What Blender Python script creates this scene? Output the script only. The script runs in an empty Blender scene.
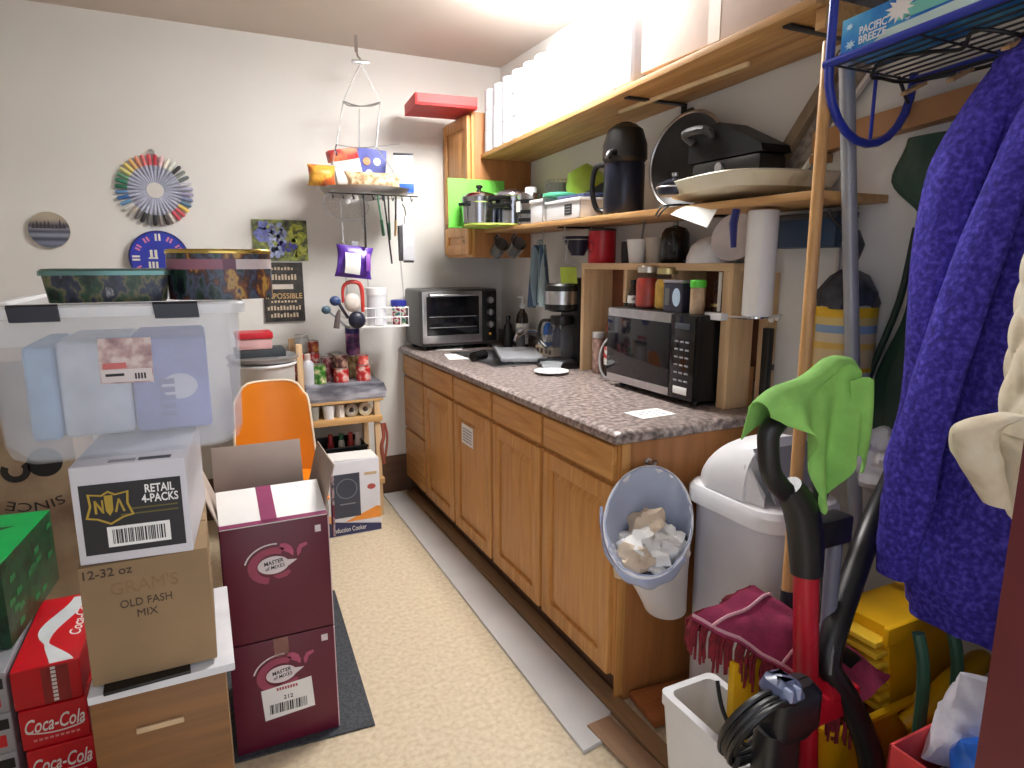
import bpy, bmesh, math, random
from mathutils import Vector, Matrix, noise
random.seed(7)
R = math.radians
PI = math.pi
scene = bpy.context.scene
COL = scene.collection


# ---------------------------------------------------------------- materials
def lin(c):
    return tuple(((v / 255) / 12.92 if v / 255 <= .04045 else ((v / 255 + .055) / 1.055) ** 2.4) for v in c) + (1,)


def base_mat(name, rough=.5, metal=0, **kw):
    m = bpy.data.materials.new(name)
    m.use_nodes = True
    nt = m.node_tree
    b = nt.nodes['Principled BSDF']
    b.inputs['Roughness'].default_value = rough
    b.inputs['Metallic'].default_value = metal
    for k, v in kw.items():
        b.inputs[k].default_value = v
    tc = nt.nodes.new('ShaderNodeTexCoord')
    return m, nt, b, tc


def add_bump(nt, b, src, strength, dist=.002):
    bp = nt.nodes.new('ShaderNodeBump')
    bp.inputs['Strength'].default_value = strength
    bp.inputs['Distance'].default_value = dist
    nt.links.new(src, bp.inputs['Height'])
    nt.links.new(bp.outputs[0], b.inputs['Normal'])


def ramp(nt, stops, interp='LINEAR'):
    r = nt.nodes.new('ShaderNodeValToRGB')
    r.color_ramp.interpolation = interp
    el = r.color_ramp.elements
    while len(el) < len(stops):
        el.new(.5)
    for e, (p, c) in zip(el, stops):
        e.position = p
        e.color = lin(c)
    return r


def plain(name, c, rough=.5, metal=0, var=.05, scale=9, bump=0, bscale=90, bdist=.002, **kw):
    """one colour with a faint procedural mottling, optional bump"""
    m, nt, b, tc = base_mat(name, rough, metal, **kw)
    n = nt.nodes.new('ShaderNodeTexNoise')
    n.inputs['Scale'].default_value = scale
    n.inputs['Detail'].default_value = 3
    nt.links.new(tc.outputs['Object'], n.inputs['Vector'])
    lo = tuple(max(0, v * (1 - var)) for v in c)
    hi = tuple(min(255, v * (1 + var)) for v in c)
    r = ramp(nt, [(.3, lo), (.7, hi)])
    nt.links.new(n.outputs['Fac'], r.inputs[0])
    nt.links.new(r.outputs[0], b.inputs['Base Color'])
    if bump:
        n2 = nt.nodes.new('ShaderNodeTexNoise')
        n2.inputs['Scale'].default_value = bscale
        n2.inputs['Detail'].default_value = 4
        nt.links.new(tc.outputs['Object'], n2.inputs['Vector'])
        add_bump(nt, b, n2.outputs['Fac'], bump, bdist)
    return m


def wood(name, c1, c2, grain=(18, 18, 1.2), rough=.45, **kw):
    """grain runs along the axis with the smallest stretch factor"""
    m, nt, b, tc = base_mat(name, rough, **kw)
    mp = nt.nodes.new('ShaderNodeMapping')
    mp.inputs['Scale'].default_value = grain
    nt.links.new(tc.outputs['Object'], mp.inputs['Vector'])
    n = nt.nodes.new('ShaderNodeTexNoise')
    n.inputs['Scale'].default_value = 2.2
    n.inputs['Detail'].default_value = 6
    n.inputs['Distortion'].default_value = .6
    nt.links.new(mp.outputs[0], n.inputs['Vector'])
    r = ramp(nt, [(.28, c1), (.5, tuple((a + d) / 2 for a, d in zip(c1, c2))), (.72, c2)])
    nt.links.new(n.outputs['Fac'], r.inputs[0])
    nt.links.new(r.outputs[0], b.inputs['Base Color'])
    add_bump(nt, b, n.outputs['Fac'], .12, .001)
    return m


def blot(name, stops, scale=20, rough=.45, vor=False, stretch=(1, 1, 1), interp='LINEAR', bump=0, **kw):
    """printed or mottled surface: noise or cells through a colour ramp"""
    m, nt, b, tc = base_mat(name, rough, **kw)
    mp = nt.nodes.new('ShaderNodeMapping')
    mp.inputs['Scale'].default_value = stretch
    nt.links.new(tc.outputs['Object'], mp.inputs['Vector'])
    if vor:
        n = nt.nodes.new('ShaderNodeTexVoronoi')
        n.inputs['Scale'].default_value = scale
        sep = nt.nodes.new('ShaderNodeSeparateColor')
        nt.links.new(n.outputs['Color'], sep.inputs[0])
        src = sep.outputs[0]
    else:
        n = nt.nodes.new('ShaderNodeTexNoise')
        n.inputs['Scale'].default_value = scale
        n.inputs['Detail'].default_value = 5
        src = n.outputs['Fac']
    nt.links.new(mp.outputs[0], n.inputs['Vector'])
    r = ramp(nt, stops, interp)
    nt.links.new(src, r.inputs[0])
    nt.links.new(r.outputs[0], b.inputs['Base Color'])
    if bump:
        add_bump(nt, b, src, bump, .003)
    return m


def bands(name, stops, axis='Z', length=.1, offset=0, rough=.45, interp='CONSTANT', **kw):
    """stripes across one axis of the object: 0..1 over `length` metres from `offset`"""
    m, nt, b, tc = base_mat(name, rough, **kw)
    sep = nt.nodes.new('ShaderNodeSeparateXYZ')
    nt.links.new(tc.outputs['Object'], sep.inputs[0])
    mr = nt.nodes.new('ShaderNodeMapRange')
    mr.inputs['From Min'].default_value = offset
    mr.inputs['From Max'].default_value = offset + length
    nt.links.new(sep.outputs[axis], mr.inputs['Value'])
    r = ramp(nt, stops, interp)
    nt.links.new(mr.outputs[0], r.inputs[0])
    nt.links.new(r.outputs[0], b.inputs['Base Color'])
    return m


def clear(name, c=(255, 255, 255), rough=.05, alpha=.25, **kw):
    """thin see-through plastic or glass"""
    m, nt, b, tc = base_mat(name, rough, Alpha=alpha, **kw)
    b.inputs['Base Color'].default_value = lin(c)
    return m


def glow(name, c, s):
    m = bpy.data.materials.new(name)
    m.use_nodes = True
    b = m.node_tree.nodes['Principled BSDF']
    b.inputs['Base Color'].default_value = lin(c)
    b.inputs['Emission Color'].default_value = lin(c)
    b.inputs['Emission Strength'].default_value = s
    return m


# ---------------------------------------------------------------- mesh builder
class B:
    def __init__(self):
        self.bm = bmesh.new()

    def _merge(self, t, mi=0):
        for f in t.faces:
            f.material_index = mi
        me = bpy.data.meshes.new('tmp')
        t.to_mesh(me)
        t.free()
        self.bm.from_mesh(me)
        bpy.data.meshes.remove(me)
        return self

    def box(self, x0, x1, y0, y1, z0, z1, bev=.003, mi=0, mat=None, seg=2):
        t = bmesh.new()
        bmesh.ops.create_cube(t, size=1)
        sx, sy, sz = x1 - x0, y1 - y0, z1 - z0
        for v in t.verts:
            v.co = Vector(((x0 + x1) / 2 + v.co.x * sx, (y0 + y1) / 2 + v.co.y * sy, (z0 + z1) / 2 + v.co.z * sz))
        bev = min(bev, .45 * min(abs(sx), abs(sy), abs(sz)))
        if bev > 0:
            bmesh.ops.bevel(t, geom=list(t.edges), offset=bev, segments=seg, affect='EDGES', profile=.6)
        if mat is not None:
            t.transform(mat)
        return self._merge(t, mi)

    def obox(self, c, s, rz=0, rx=0, ry=0, bev=.003, mi=0):
        m = Matrix.Translation(c) @ Matrix.Rotation(rz, 4, 'Z') @ Matrix.Rotation(ry, 4, 'Y') @ Matrix.Rotation(rx, 4, 'X')
        return self.box(-s[0] / 2, s[0] / 2, -s[1] / 2, s[1] / 2, -s[2] / 2, s[2] / 2, bev, mi, m)

    def beam(self, p0, p1, w, h, bev=.002, mi=0, upv=(0, 0, 1)):
        """rectangular bar from p0 to p1"""
        p0, p1 = Vector(p0), Vector(p1)
        d = (p1 - p0)
        L = d.length
        d.normalize()
        u = Vector(upv)
        s = d.cross(u)
        if s.length < 1e-4:
            s = d.cross(Vector((1, 0, 0)))
        s.normalize()
        u = s.cross(d)
        m = Matrix(((s.x, d.x, u.x, (p0.x + p1.x) / 2), (s.y, d.y, u.y, (p0.y + p1.y) / 2), (s.z, d.z, u.z, (p0.z + p1.z) / 2), (0, 0, 0, 1)))
        return self.box(-w / 2, w / 2, -L / 2, L / 2, -h / 2, h / 2, bev, mi, m)

    def rings(self, rs, closed=True, cap0=True, cap1=True, mi=0):
        bm = self.bm
        vs = [[bm.verts.new(p) for p in r] for r in rs]
        n = len(vs[0])
        for a, b in zip(vs, vs[1:]):
            for i in range(n if closed else n - 1):
                j = (i + 1) % n
                try:
                    f = bm.faces.new((a[i], a[j], b[j], b[i]))
                    f.material_index = mi
                except ValueError:
                    pass
        if closed:
            for flag, r, rev in ((cap0, vs[0], True), (cap1, vs[-1], False)):
                if flag:
                    f = bm.faces.new(list(reversed(r)) if rev else r)
                    f.material_index = mi
        return self

    def lathe(self, prof, o=(0, 0, 0), n=24, mi=0, m=None, sx=1, sy=1, cap0=True, cap1=True):
        o = Vector(o)
        rs = []
        for r, z in prof:
            ring = []
            for i in range(n):
                a = 2 * PI * i / n
                p = Vector((sx * max(r, 1e-4) * math.cos(a), sy * max(r, 1e-4) * math.sin(a), z))
                if m is not None:
                    p = m @ p
                ring.append(p + o)
            rs.append(ring)
        return self.rings(rs, True, cap0, cap1, mi)

    def cyl(self, p0, p1, r0, r1=None, n=20, mi=0, cap=True):
        return self.tube([p0, p1], [r0, r0 if r1 is None else r1], n, mi, cap=cap)

    def tube(self, pts, r, n=8, mi=0, smooth=0, cap=True, closed=False):
        pts = [Vector(p) for p in pts]
        if smooth:
            pts = spline(pts, smooth, closed)
        if not isinstance(r, (list, tuple)):
            r = [r] * len(pts)
        elif len(r) != len(pts):
            k = len(r) - 1
            r = [r[min(k - 1, int(t * k))] * (1 - (t * k - min(k - 1, int(t * k)))) + r[min(k - 1, int(t * k)) + 1] * (t * k - min(k - 1, int(t * k)))
                 for t in [i / (len(pts) - 1) for i in range(len(pts))]]
        prev = None
        rs = []
        for i, p in enumerate(pts):
            if closed:
                d = pts[(i + 1) % len(pts)] - pts[i - 1]
            else:
                d = pts[min(i + 1, len(pts) - 1)] - pts[max(i - 1, 0)]
            d.normalize()
            if prev is None:
                u = d.orthogonal().normalized()
            else:
                u = (prev - d * prev.dot(d))
                u = u.normalized() if u.length > 1e-6 else d.orthogonal().normalized()
            prev = u
            w = d.cross(u)
            rs.append([p + (u * math.cos(2 * PI * k / n) + w * math.sin(2 * PI * k / n)) * r[i] for k in range(n)])
        if closed:
            rs.append(rs[0])
            return self.rings(rs, True, False, False, mi)
        return self.rings(rs, True, cap, cap, mi)

    def ring(self, c, R0, r, nrm=(0, 0, 1), n=32, mi=0, sx=1, sy=1, m=8):
        q = Vector((0, 0, 1)).rotation_difference(Vector(nrm))
        return self.tube([Vector(c) + q @ Vector((sx * R0 * math.cos(2 * PI * i / n), sy * R0 * math.sin(2 * PI * i / n), 0)) for i in range(n)], r, m, mi, closed=True)

    def sheet(self, fn, nu, nv, th=.002, mi=0):
        """thin solid sheet from fn(u,v) -> point"""
        P = [[Vector(fn(i / nu, j / nv)) for j in range(nv + 1)] for i in range(nu + 1)]
        N = []
        for i in range(nu + 1):
            row = []
            for j in range(nv + 1):
                a = P[min(i + 1, nu)][j] - P[max(i - 1, 0)][j]
                b = P[i][min(j + 1, nv)] - P[i][max(j - 1, 0)]
                k = a.cross(b)
                row.append(k.normalized() if k.length > 1e-9 else Vector((0, 0, 1)))
            N.append(row)
        bm = self.bm
        T = [[bm.verts.new(P[i][j] + N[i][j] * th / 2) for j in range(nv + 1)] for i in range(nu + 1)]
        D = [[bm.verts.new(P[i][j] - N[i][j] * th / 2) for j in range(nv + 1)] for i in range(nu + 1)]

        def q(*v):
            f = bm.faces.new(v)
            f.material_index = mi
        for i in range(nu):
            for j in range(nv):
                q(T[i][j], T[i + 1][j], T[i + 1][j + 1], T[i][j + 1])
                q(D[i][j], D[i][j + 1], D[i + 1][j + 1], D[i + 1][j])
        for i in range(nu):
            q(T[i][0], D[i][0], D[i + 1][0], T[i + 1][0])
            q(T[i][nv], T[i + 1][nv], D[i + 1][nv], D[i][nv])
        for j in range(nv):
            q(T[0][j], T[0][j + 1], D[0][j + 1], D[0][j])
            q(T[nu][j], D[nu][j], D[nu][j + 1], T[nu][j + 1])
        return self

    def prism(self, poly, o, right, up, th, mi=0):
        """extruded flat outline; poly in (right, up) metres; grows along right x up"""
        o, r, u = Vector(o), Vector(right).normalized(), Vector(up).normalized()
        n = r.cross(u).normalized() * th
        a = [o + r * x + u * y for x, y in poly]
        return self.rings([a, [p + n for p in a]], True, True, True, mi)

    def ball(self, c, r, s=(1, 1, 1), mi=0, nu=16, nv=10, lump=0, seed=0, m=None):
        t = bmesh.new()
        bmesh.ops.create_uvsphere(t, u_segments=nu, v_segments=nv, radius=1)
        for v in t.verts:
            k = 1
            if lump:
                k += lump * noise.noise(v.co * 1.7 + Vector((seed, seed * 2, 0)))
            v.co = Vector((v.co.x * s[0], v.co.y * s[1], v.co.z * s[2])) * r * k
        if m is not None:
            t.transform(m)
        for v in t.verts:
            v.co += Vector(c)
        return self._merge(t, mi)


def _lump(self, d, f):
    for v in self.bm.verts:
        v.co += Vector((noise.noise(v.co * f), noise.noise(v.co * f + Vector((7, 3, 1))), 0)) * d
    return self


B.lump = _lump


def spline(pts, k, closed=False):
    out = []
    n = len(pts)
    for i in range(n if closed else n - 1):
        if closed:
            p0, p1, p2, p3 = pts[i - 1], pts[i], pts[(i + 1) % n], pts[(i + 2) % n]
        else:
            p0, p1, p2, p3 = pts[max(i - 1, 0)], pts[i], pts[i + 1], pts[min(i + 2, n - 1)]
        for j in range(k):
            t = j / k
            out.append(.5 * ((2 * p1) + (p2 - p0) * t + (2 * p0 - 5 * p1 + 4 * p2 - p3) * t * t + (3 * p1 - p0 - 3 * p2 + p3) * t ** 3))
    if not closed:
        out.append(pts[-1])
    return out


def circ(r, n=24, cx=0, cy=0, a0=0, a1=2 * PI, ry=None):
    full = abs(a1 - a0 - 2 * PI) < 1e-6
    return [(cx + r * math.cos(a0 + (a1 - a0) * i / (n if full else n - 1)), cy + (ry or r) * math.sin(a0 + (a1 - a0) * i / (n if full else n - 1))) for i in range(n)]


def arc_band(r0, r1, a0, a1, cx=0, cy=0, n=16, sy=1):
    o = [(cx + r1 * math.cos(a0 + (a1 - a0) * i / n), cy + sy * r1 * math.sin(a0 + (a1 - a0) * i / n)) for i in range(n + 1)]
    i_ = [(cx + r0 * math.cos(a0 + (a1 - a0) * i / n), cy + sy * r0 * math.sin(a0 + (a1 - a0) * i / n)) for i in range(n + 1)]
    return o + i_[::-1] if a1 > a0 else i_ + o[::-1]


# ---------------------------------------------------------------- scene objects
OFF = {}


def _tag(o, label, cat, group=None):
    o['label'] = label
    o['category'] = cat
    if group:
        o['group'] = group
    return o


def thing(name, label, cat, loc=(0, 0, 0), group=None):
    """an Empty at the base of a thing; its parts are built in world coordinates and shifted"""
    o = bpy.data.objects.new(name, None)
    o.empty_display_size = .05
    COL.objects.link(o)
    o.location = loc
    OFF[o.name] = Vector(loc)
    return _tag(o, label, cat, group)


def _mesh(name, b, mats, off, sharp=35):
    me = bpy.data.meshes.new(name)
    bmesh.ops.recalc_face_normals(b.bm, faces=list(b.bm.faces))
    for v in b.bm.verts:
        v.co -= off
    b.bm.to_mesh(me)
    b.bm.free()
    for m in (mats if isinstance(mats, (list, tuple)) else [mats]):
        me.materials.append(m)
    for p in me.polygons:
        p.use_smooth = True
    me.set_sharp_from_angle(angle=R(sharp))
    return me


def part(name, b, mats, parent, sharp=35, label=None):
    off = OFF[parent.name]
    o = bpy.data.objects.new(name, _mesh(name, b, mats, off, sharp))
    COL.objects.link(o)
    o.parent = parent
    OFF[o.name] = off
    if label:
        o['label'] = label
    return o


def solo(name, label, cat, b, mats, group=None, sharp=35):
    """a thing that is one mesh, its origin at the middle of its base"""
    b.bm.verts.ensure_lookup_table()
    xs = [v.co for v in b.bm.verts]
    off = Vector((sum(v.x for v in xs) / len(xs), sum(v.y for v in xs) / len(xs), min(v.z for v in xs)))
    o = bpy.data.objects.new(name, _mesh(name, b, mats, off, sharp))
    COL.objects.link(o)
    o.location = off
    OFF[o.name] = off
    return _tag(o, label, cat, group)


def struct(name, b, mats, sharp=35):
    o = bpy.data.objects.new(name, _mesh(name, b, mats, Vector(), sharp))
    COL.objects.link(o)
    o['kind'] = 'structure'
    OFF[o.name] = Vector()
    return o


def dup(root, loc, rz=0, label=None, group=None):
    r = root.copy()
    COL.objects.link(r)
    r.location = loc
    r.rotation_euler = (0, 0, rz)
    if label:
        r['label'] = label
    if group:
        r['group'] = group
    for ch in list(root.children):
        c = ch.copy()
        COL.objects.link(c)
        c.parent = r
        for g in list(ch.children):
            d = g.copy()
            COL.objects.link(d)
            d.parent = c
    return r


def text(s, parent, mat, o, right, up, w=None, h=None, shear=0, bold=.0, th=.0006, name='lettering', space=1, arc=None):
    """flat lettering fitted to w x h metres, centred on o, as a part of `parent`"""
    cu = bpy.data.curves.new('t', 'FONT')
    cu.body = s
    cu.shear = shear
    cu.offset = bold
    cu.align_x = 'CENTER'
    cu.space_line = .85
    cu.space_character = space
    cu.extrude = .02
    cu.resolution_u = 3
    to = bpy.data.objects.new('t', cu)
    COL.objects.link(to)
    dg = bpy.context.evaluated_depsgraph_get()
    dg.update()
    me = bpy.data.meshes.new_from_object(to.evaluated_get(dg))
    bpy.data.objects.remove(to)
    bpy.data.curves.remove(cu)
    bm = bmesh.new()
    bm.from_mesh(me)
    bpy.data.meshes.remove(me)
    xs = [v.co.x for v in bm.verts]
    ys = [v.co.y for v in bm.verts]
    cw, chh = max(xs) - min(xs), max(ys) - min(ys)
    sx = w / cw if w else h / chh
    sy = h / chh if h else sx
    cx, cy = (max(xs) + min(xs)) / 2, (max(ys) + min(ys)) / 2
    r, u = Vector(right).normalized(), Vector(up).normalized()
    n = r.cross(u)
    for v in bm.verts:
        x, y = (v.co.x - cx) * sx, (v.co.y - cy) * sy
        if arc:                       # bend the line round a circle of radius |arc|
            a = x / arc
            rad = abs(arc)
            if arc > 0:
                x, y = (rad + y) * math.sin(a), (rad + y) * math.cos(a) - rad
            else:
                a = -x / arc
                x, y = (rad - y) * math.sin(a), rad - (rad - y) * math.cos(a)
        v.co = Vector(o) + r * x + u * y + n * (th if v.co.z > 0 else -.0002)
    b = B()
    b.bm.free()
    b.bm = bm
    return part(name, b, mat, parent)


def barcode(parent, o, right, up, w, h, ink, n=18, seed=1):
    rnd = random.Random(seed)
    b = B()
    x = -w / 2
    while x < w / 2:
        k = rnd.choice((.5, .8, 1.3, 1.9)) * w / n / 2.2
        b.prism([(x, -h / 2), (x + k, -h / 2), (x + k, h / 2), (x, h / 2)], o, right, up, .0006)
        x += k + rnd.choice((.5, .8, 1.3)) * w / n / 1.9
    return part('barcode', b, ink, parent)


X, Y, Z = Vector((1, 0, 0)), Vector((0, 1, 0)), Vector((0, 0, 1))
NX, NY = -X, -Y
# ---------------------------------------------------------------- palette
WALL = plain('painted_wall', (229, 227, 222), .8, var=.012, scale=2, bump=.05, bscale=140)
CEIL = plain('painted_ceiling', (212, 200, 188), .85, var=.012, scale=2, bump=.05, bscale=120)
FLOOR = blot('speckled_vinyl', [(.3, (196, 178, 148)), (.5, (210, 194, 166)), (.7, (220, 206, 180))], 55, .4)
OAK = wood('oak_cabinet', (188, 130, 66), (218, 164, 98), (22, 22, 1.4), .42)
OAKX = wood('oak_drawer', (188, 130, 66), (218, 164, 98), (22, 1.4, 22), .42)
OAKD = wood('oak_shaded_side', (156, 100, 54), (182, 124, 72), (14, 14, 1.2), .5)  # darker copy of the oak, with the shade on cabinet sides put into its colour
BASEBD = wood('brown_base', (84, 60, 44), (102, 74, 54), (1, 16, 16), .6)
GRANITE = blot('granite_laminate', [(.32, (80, 72, 70)), (.45, (126, 113, 109)), (.55, (156, 142, 137)), (.7, (186, 172, 167))], 50, .3)
PINE = wood('pine_board', (176, 128, 74), (212, 168, 112), (16, 1.2, 16), .5)
PINEZ = wood('pine_upright', (176, 128, 74), (212, 168, 112), (16, 16, 1.2), .5)
PALEP = wood('pale_board', (200, 164, 122), (226, 194, 152), (16, 1.4, 16), .55)
PALEZ = wood('pale_upright', (200, 164, 122), (226, 194, 152), (16, 16, 1.4), .55)
BROOMW = wood('broom_wood', (190, 140, 86), (214, 168, 112), (30, 30, 1), .35)
RAILW = wood('rail_wood', (160, 114, 72), (186, 138, 92), (1, 1, 1.4), .5)
WHITE = plain('white_plastic', (232, 232, 234), .35, var=.015)
OFFW = plain('off_white', (222, 219, 214), .5, var=.03)
PAPER = plain('white_paper', (240, 239, 236), .7, var=.02)
INK = plain('black_ink', (28, 26, 26), .6, var=.1)
BLACK = plain('black_plastic', (15, 15, 16), .38, var=.15)
BLACKG = plain('gloss_black', (14, 14, 18), .12, var=.15)
GREYD = plain('dark_grey', (62, 62, 66), .5)
GREY = plain('mid_grey', (140, 141, 146), .5)
STEEL = plain('brushed_steel', (190, 190, 192), .28, 1, var=.04, scale=30)
CHROME = plain('chrome', (214, 214, 218), .1, 1, var=.02)
WIRE = plain('wire', (176, 176, 178), .35, .9, var=.05)
DARKMET = plain('dark_metal', (58, 58, 62), .4, .8)
KRAFT = plain('kraft_card', (144, 118, 86), .8, var=.06, scale=5, bump=.04)
GLASS = clear('clear_glass', (235, 245, 245), .03, .18)
GLASSD = clear('smoked_glass', (40, 40, 42), .05, .55)
RED = plain('red_print', (206, 26, 38), .4, var=.04)
GREENP = plain('green_print', (6, 168, 84), .4, var=.06)
YELL = plain('yellow_plastic', (226, 176, 16), .4, var=.06, scale=4)
BLUEP = plain('blue_print', (42, 62, 170), .4)
TAN = plain('tan', (196, 168, 130), .7, var=.08)

# ---------------------------------------------------------------- the room
CEILZ, WX, BY = 2.55, 1.745, 3.77
struct('floor', B().box(-1.75, WX + .1, -1.6, BY + .1, -.06, 0, 0), FLOOR)
struct('ceiling', B().box(-1.75, WX + .1, .24, BY + .1, CEILZ, CEILZ + .06, 0), CEIL)
struct('wall_back', B().box(-1.75, WX + .1, BY, BY + .1, 0, CEILZ, 0), WALL)
struct('wall_right', B().box(WX, WX + .1, .24, BY, 0, CEILZ, 0), WALL)
struct('wall_left', B().box(-1.75, -1.65, .24, BY, 0, CEILZ, 0), WALL)
b = B()
b.box(-1.75, -.34, .24, .34, 0, CEILZ, 0)
b.box(.8, WX, .24, .34, 0, CEILZ, 0)
b.box(-.34, .8, .24, .34, 2.1, CEILZ, 0)
struct('wall_front', b, WALL)
struct('baseboard_back', B().box(-1.65, WX, BY - .014, BY, 0, .235, .004), BASEBD)
MAROONP = plain('maroon_paint', (88, 26, 30), .45, var=.06)
b = B()
b.box(.772, .8, .222, .358, 0, 2.13, .003)
b.box(-.34, -.312, .222, .358, 0, 2.13, .003)
b.box(-.34, .8, .222, .358, 2.1, 2.13, .003)
struct('trim_1', b, MAROONP)
b = B()
b.box(.785, .875, .208, .24, 0, 2.2, .004)
b.box(-.415, -.325, .208, .24, 0, 2.2, .004)
b.box(-.415, .875, .208, .24, 2.115, 2.2, .004)
struct('trim_2', b, MAROONP)

# ceiling lamp
t = thing('ceiling_light', 'bright white fluorescent ceiling light above the counter', 'lamp', (1.26, 2.4, 2.45))
part('housing', B().box(1.08, 1.52, 2.08, 2.76, 2.515, CEILZ, .006), WHITE, t)
part('diffuser', B().box(1.1, 1.5, 2.1, 2.74, 2.48, 2.516, .02), glow('lamp_diffuser', (255, 253, 250), 30), t)

# ---------------------------------------------------------------- base cabinets
FX = 1.105      # front of the face frame


def raised_door(y0, y1, z0, z1, rail=.058):
    """frame of stiles and rails round a raised, bevelled panel; faces -x"""
    b = B()
    x0, x1 = FX - .02, FX - .0005
    b.box(x0, x1, y0, y0 + rail, z0, z1, .004)
    b.box(x0, x1, y1 - rail, y1, z0, z1, .004)
    b.box(x0, x1, y0 + rail - .004, y1 - rail + .004, z0, z0 + rail, .004)
    b.box(x0, x1, y0 + rail - .004, y1 - rail + .004, z1 - rail, z1, .004)
    c = B()
    a, d, e, f = y0 + rail, y1 - rail, z0 + rail, z1 - rail
    k = .03

    def rect(i, x):
        return [(x, a + i, e + i), (x, d - i, e + i), (x, d - i, f - i), (x, a + i, f - i)]
    c.rings([rect(-.003, x1), rect(-.003, x1 - .006), rect(.006, x1 - .006), rect(k, x0 + .002), rect(k + .004, x0 + .001)], True, True, True)
    return b, c


def slab(y0, y1, z0, z1):
    return B().box(FX - .02, FX - .0005, y0, y1, z0, z1, .007, seg=3)


def cabinet(y0, y1, label, drawers=False, end=False):
    t = thing('base_cabinet', label, 'cabinet', (1.42, (y0 + y1) / 2, 0), 'oak base cabinets under the counter')
    part('carcass', B().box(FX, WX - .012, y0 + .0006, y1 - .0006, .095, .868, .001), OAK, t)
    part('toe_kick', B().box(1.135, 1.15, y0 + .0006, y1 - .0006, .0005, .095, .001), BASEBD, t)
    g = .012
    if drawers:
        for z0, z1 in ((.745, .858), (.42, .728), (.1, .405)):
            part('drawer_front', slab(y0 + g, y1 - g, z0, z1), OAKX, t)
    else:
        part('drawer_front', slab(y0 + g, y1 - g, .748, .858), OAKX, t)
        db, pb = raised_door(y0 + g, y1 - g, .098, .73)
        d = part('door', db, OAK, t)
        part('raised_panel', pb, OAK, d)
    if end:
        part('end_panel', B().box(FX, WX - .012, y0 - .006, y0 + .0004, .0005, .868, .001), OAKD, t)
        part('corner_stile', B().box(FX - .001, FX + .03, y0 - .009, y0 - .005, .03, .868, .001), OAK, t)
    return t


YS = [3.765, 3.385, 2.915, 2.45, 2.0, 1.536]
cabinet(YS[1], YS[0], 'oak base cabinet of three drawers below the toaster oven', True)
cabinet(YS[2], YS[1], 'oak base cabinet between the drawer cabinet and the one with a paper note')
cabinet(YS[3], YS[2], 'oak base cabinet whose door carries a small paper note')
cabinet(YS[4], YS[3], 'oak base cabinet just right of the one with the paper note')
cabinet(YS[5], YS[4], 'oak base cabinet at the open end of the counter beside the hanging pail', end=True)

nb = B().prism([(-.07, -.045), (.07, -.045), (.07, .05), (-.07, .05)], (FX - .0206, 2.722, .603), NY, Z, .001)
n = solo('door_note', 'small white paper note taped to an oak cabinet door', 'note', nb, PAPER)
for k in range(5):
    b = B()
    for x0, w in ((-.055, .03), (-.02, .04), (.025, .028)):
        b.prism([(x0, 0), (x0 + w, 0), (x0 + w, .006), (x0, .006)], (FX - .0216, 2.722, .572 + k * .014), NY, Z, .0005)
    part('writing_line', b, GREY, n)

# worktop with a sink opening
SX0, SX1, SY0, SY1 = 1.25, 1.62, 2.76, 3.3
b = B()
CX0, CY0 = 1.062, 1.502
t0 = bmesh.new()
prof = [(1.744, .872), (CX0 + .012, .872), (CX0 + .003, .878), (CX0, .888), (CX0 + .003, .9), (CX0 + .014, .909), (CX0 + .03, .912)]
rows = []
for y, dz in ((CY0, .5), (CY0 + .004, .75), (CY0 + .012, .93), (CY0 + .028, 1), (SY0, 1)):
    rows.append([(CX0 + (x - CX0) if x > 1.7 else x + (1 - dz) * .02, y, .892 + (z - .892) * dz) for x, z in prof] + [(SX0, y, .892 + .02 * dz), (SX1, y, .892 + .02 * dz), (1.744, y, .892 + .02 * dz)])
b.rings(rows, True, True, True)
b.rings([[(x, y, z) for x, z in prof] + [(SX0, y, .912)] + [(SX0, y, .872)] for y in (SY0, SY1)] if 0 else [[(x, y, z) for x, z in [(SX0, .872)] + prof[1:] + [(SX0, .912)]] for y in (SY0, SY1)], True, True, True)
b.box(SX1, 1.744, SY0, SY1, .872, .912, 0)
b.rings([[(x, y, z) for x, z in prof + [(1.744, .912)]] for y in (SY1, 3.768)], True, True, True)
solo('countertop', 'speckled brown granite-look countertop along the right wall', 'countertop', b, GRANITE)
solo('backsplash', 'low granite-look upstand along the wall behind the counter', 'backsplash', B().box(1.726, 1.744, 1.62, 3.768, .9125, .985, .003), GRANITE)
# ---------------------------------------------------------------- on the counter
CZ = .9125
# sink
t = thing('sink', 'stainless steel sink set into the counter', 'sink', (1.43, 3.03, CZ))
b = B()
o_ = [(SX0 - .02, SY0 - .02), (SX1 + .02, SY0 - .02), (SX1 + .02, SY1 + .02), (SX0 - .02, SY1 + .02)]
i_ = [(SX0 + .012, SY0 + .012), (SX1 - .012, SY0 + .012), (SX1 - .012, SY1 - .012), (SX0 + .012, SY1 - .012)]
d_ = [(SX0 + .03, SY0 + .03), (SX1 - .03, SY0 + .03), (SX1 - .03, SY1 - .03), (SX0 + .03, SY1 - .03)]
b.rings([[(x, y, CZ) for x, y in o_], [(x, y, CZ + .006) for x, y in o_], [(x, y, CZ + .007) for x, y in i_], [(x, y, CZ - .01) for x, y in i_], [(x, y, .875) for x, y in d_]], True, False, True)
part('basin', b, STEEL, t)
f = part('faucet', B().cyl((1.67, 3.1, CZ), (1.67, 3.1, CZ + .06), .022, .016).tube([(1.67, 3.1, CZ + .05), (1.66, 3.1, CZ + .1), (1.6, 3.09, CZ + .125), (1.52, 3.07, CZ + .11), (1.5, 3.065, CZ + .08)], .011, 10, smooth=5), CHROME, t)
part('tap_lever', B().beam((1.675, 3.1, CZ + .06), (1.69, 3.13, CZ + .1), .012, .008), CHROME, f)
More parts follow.
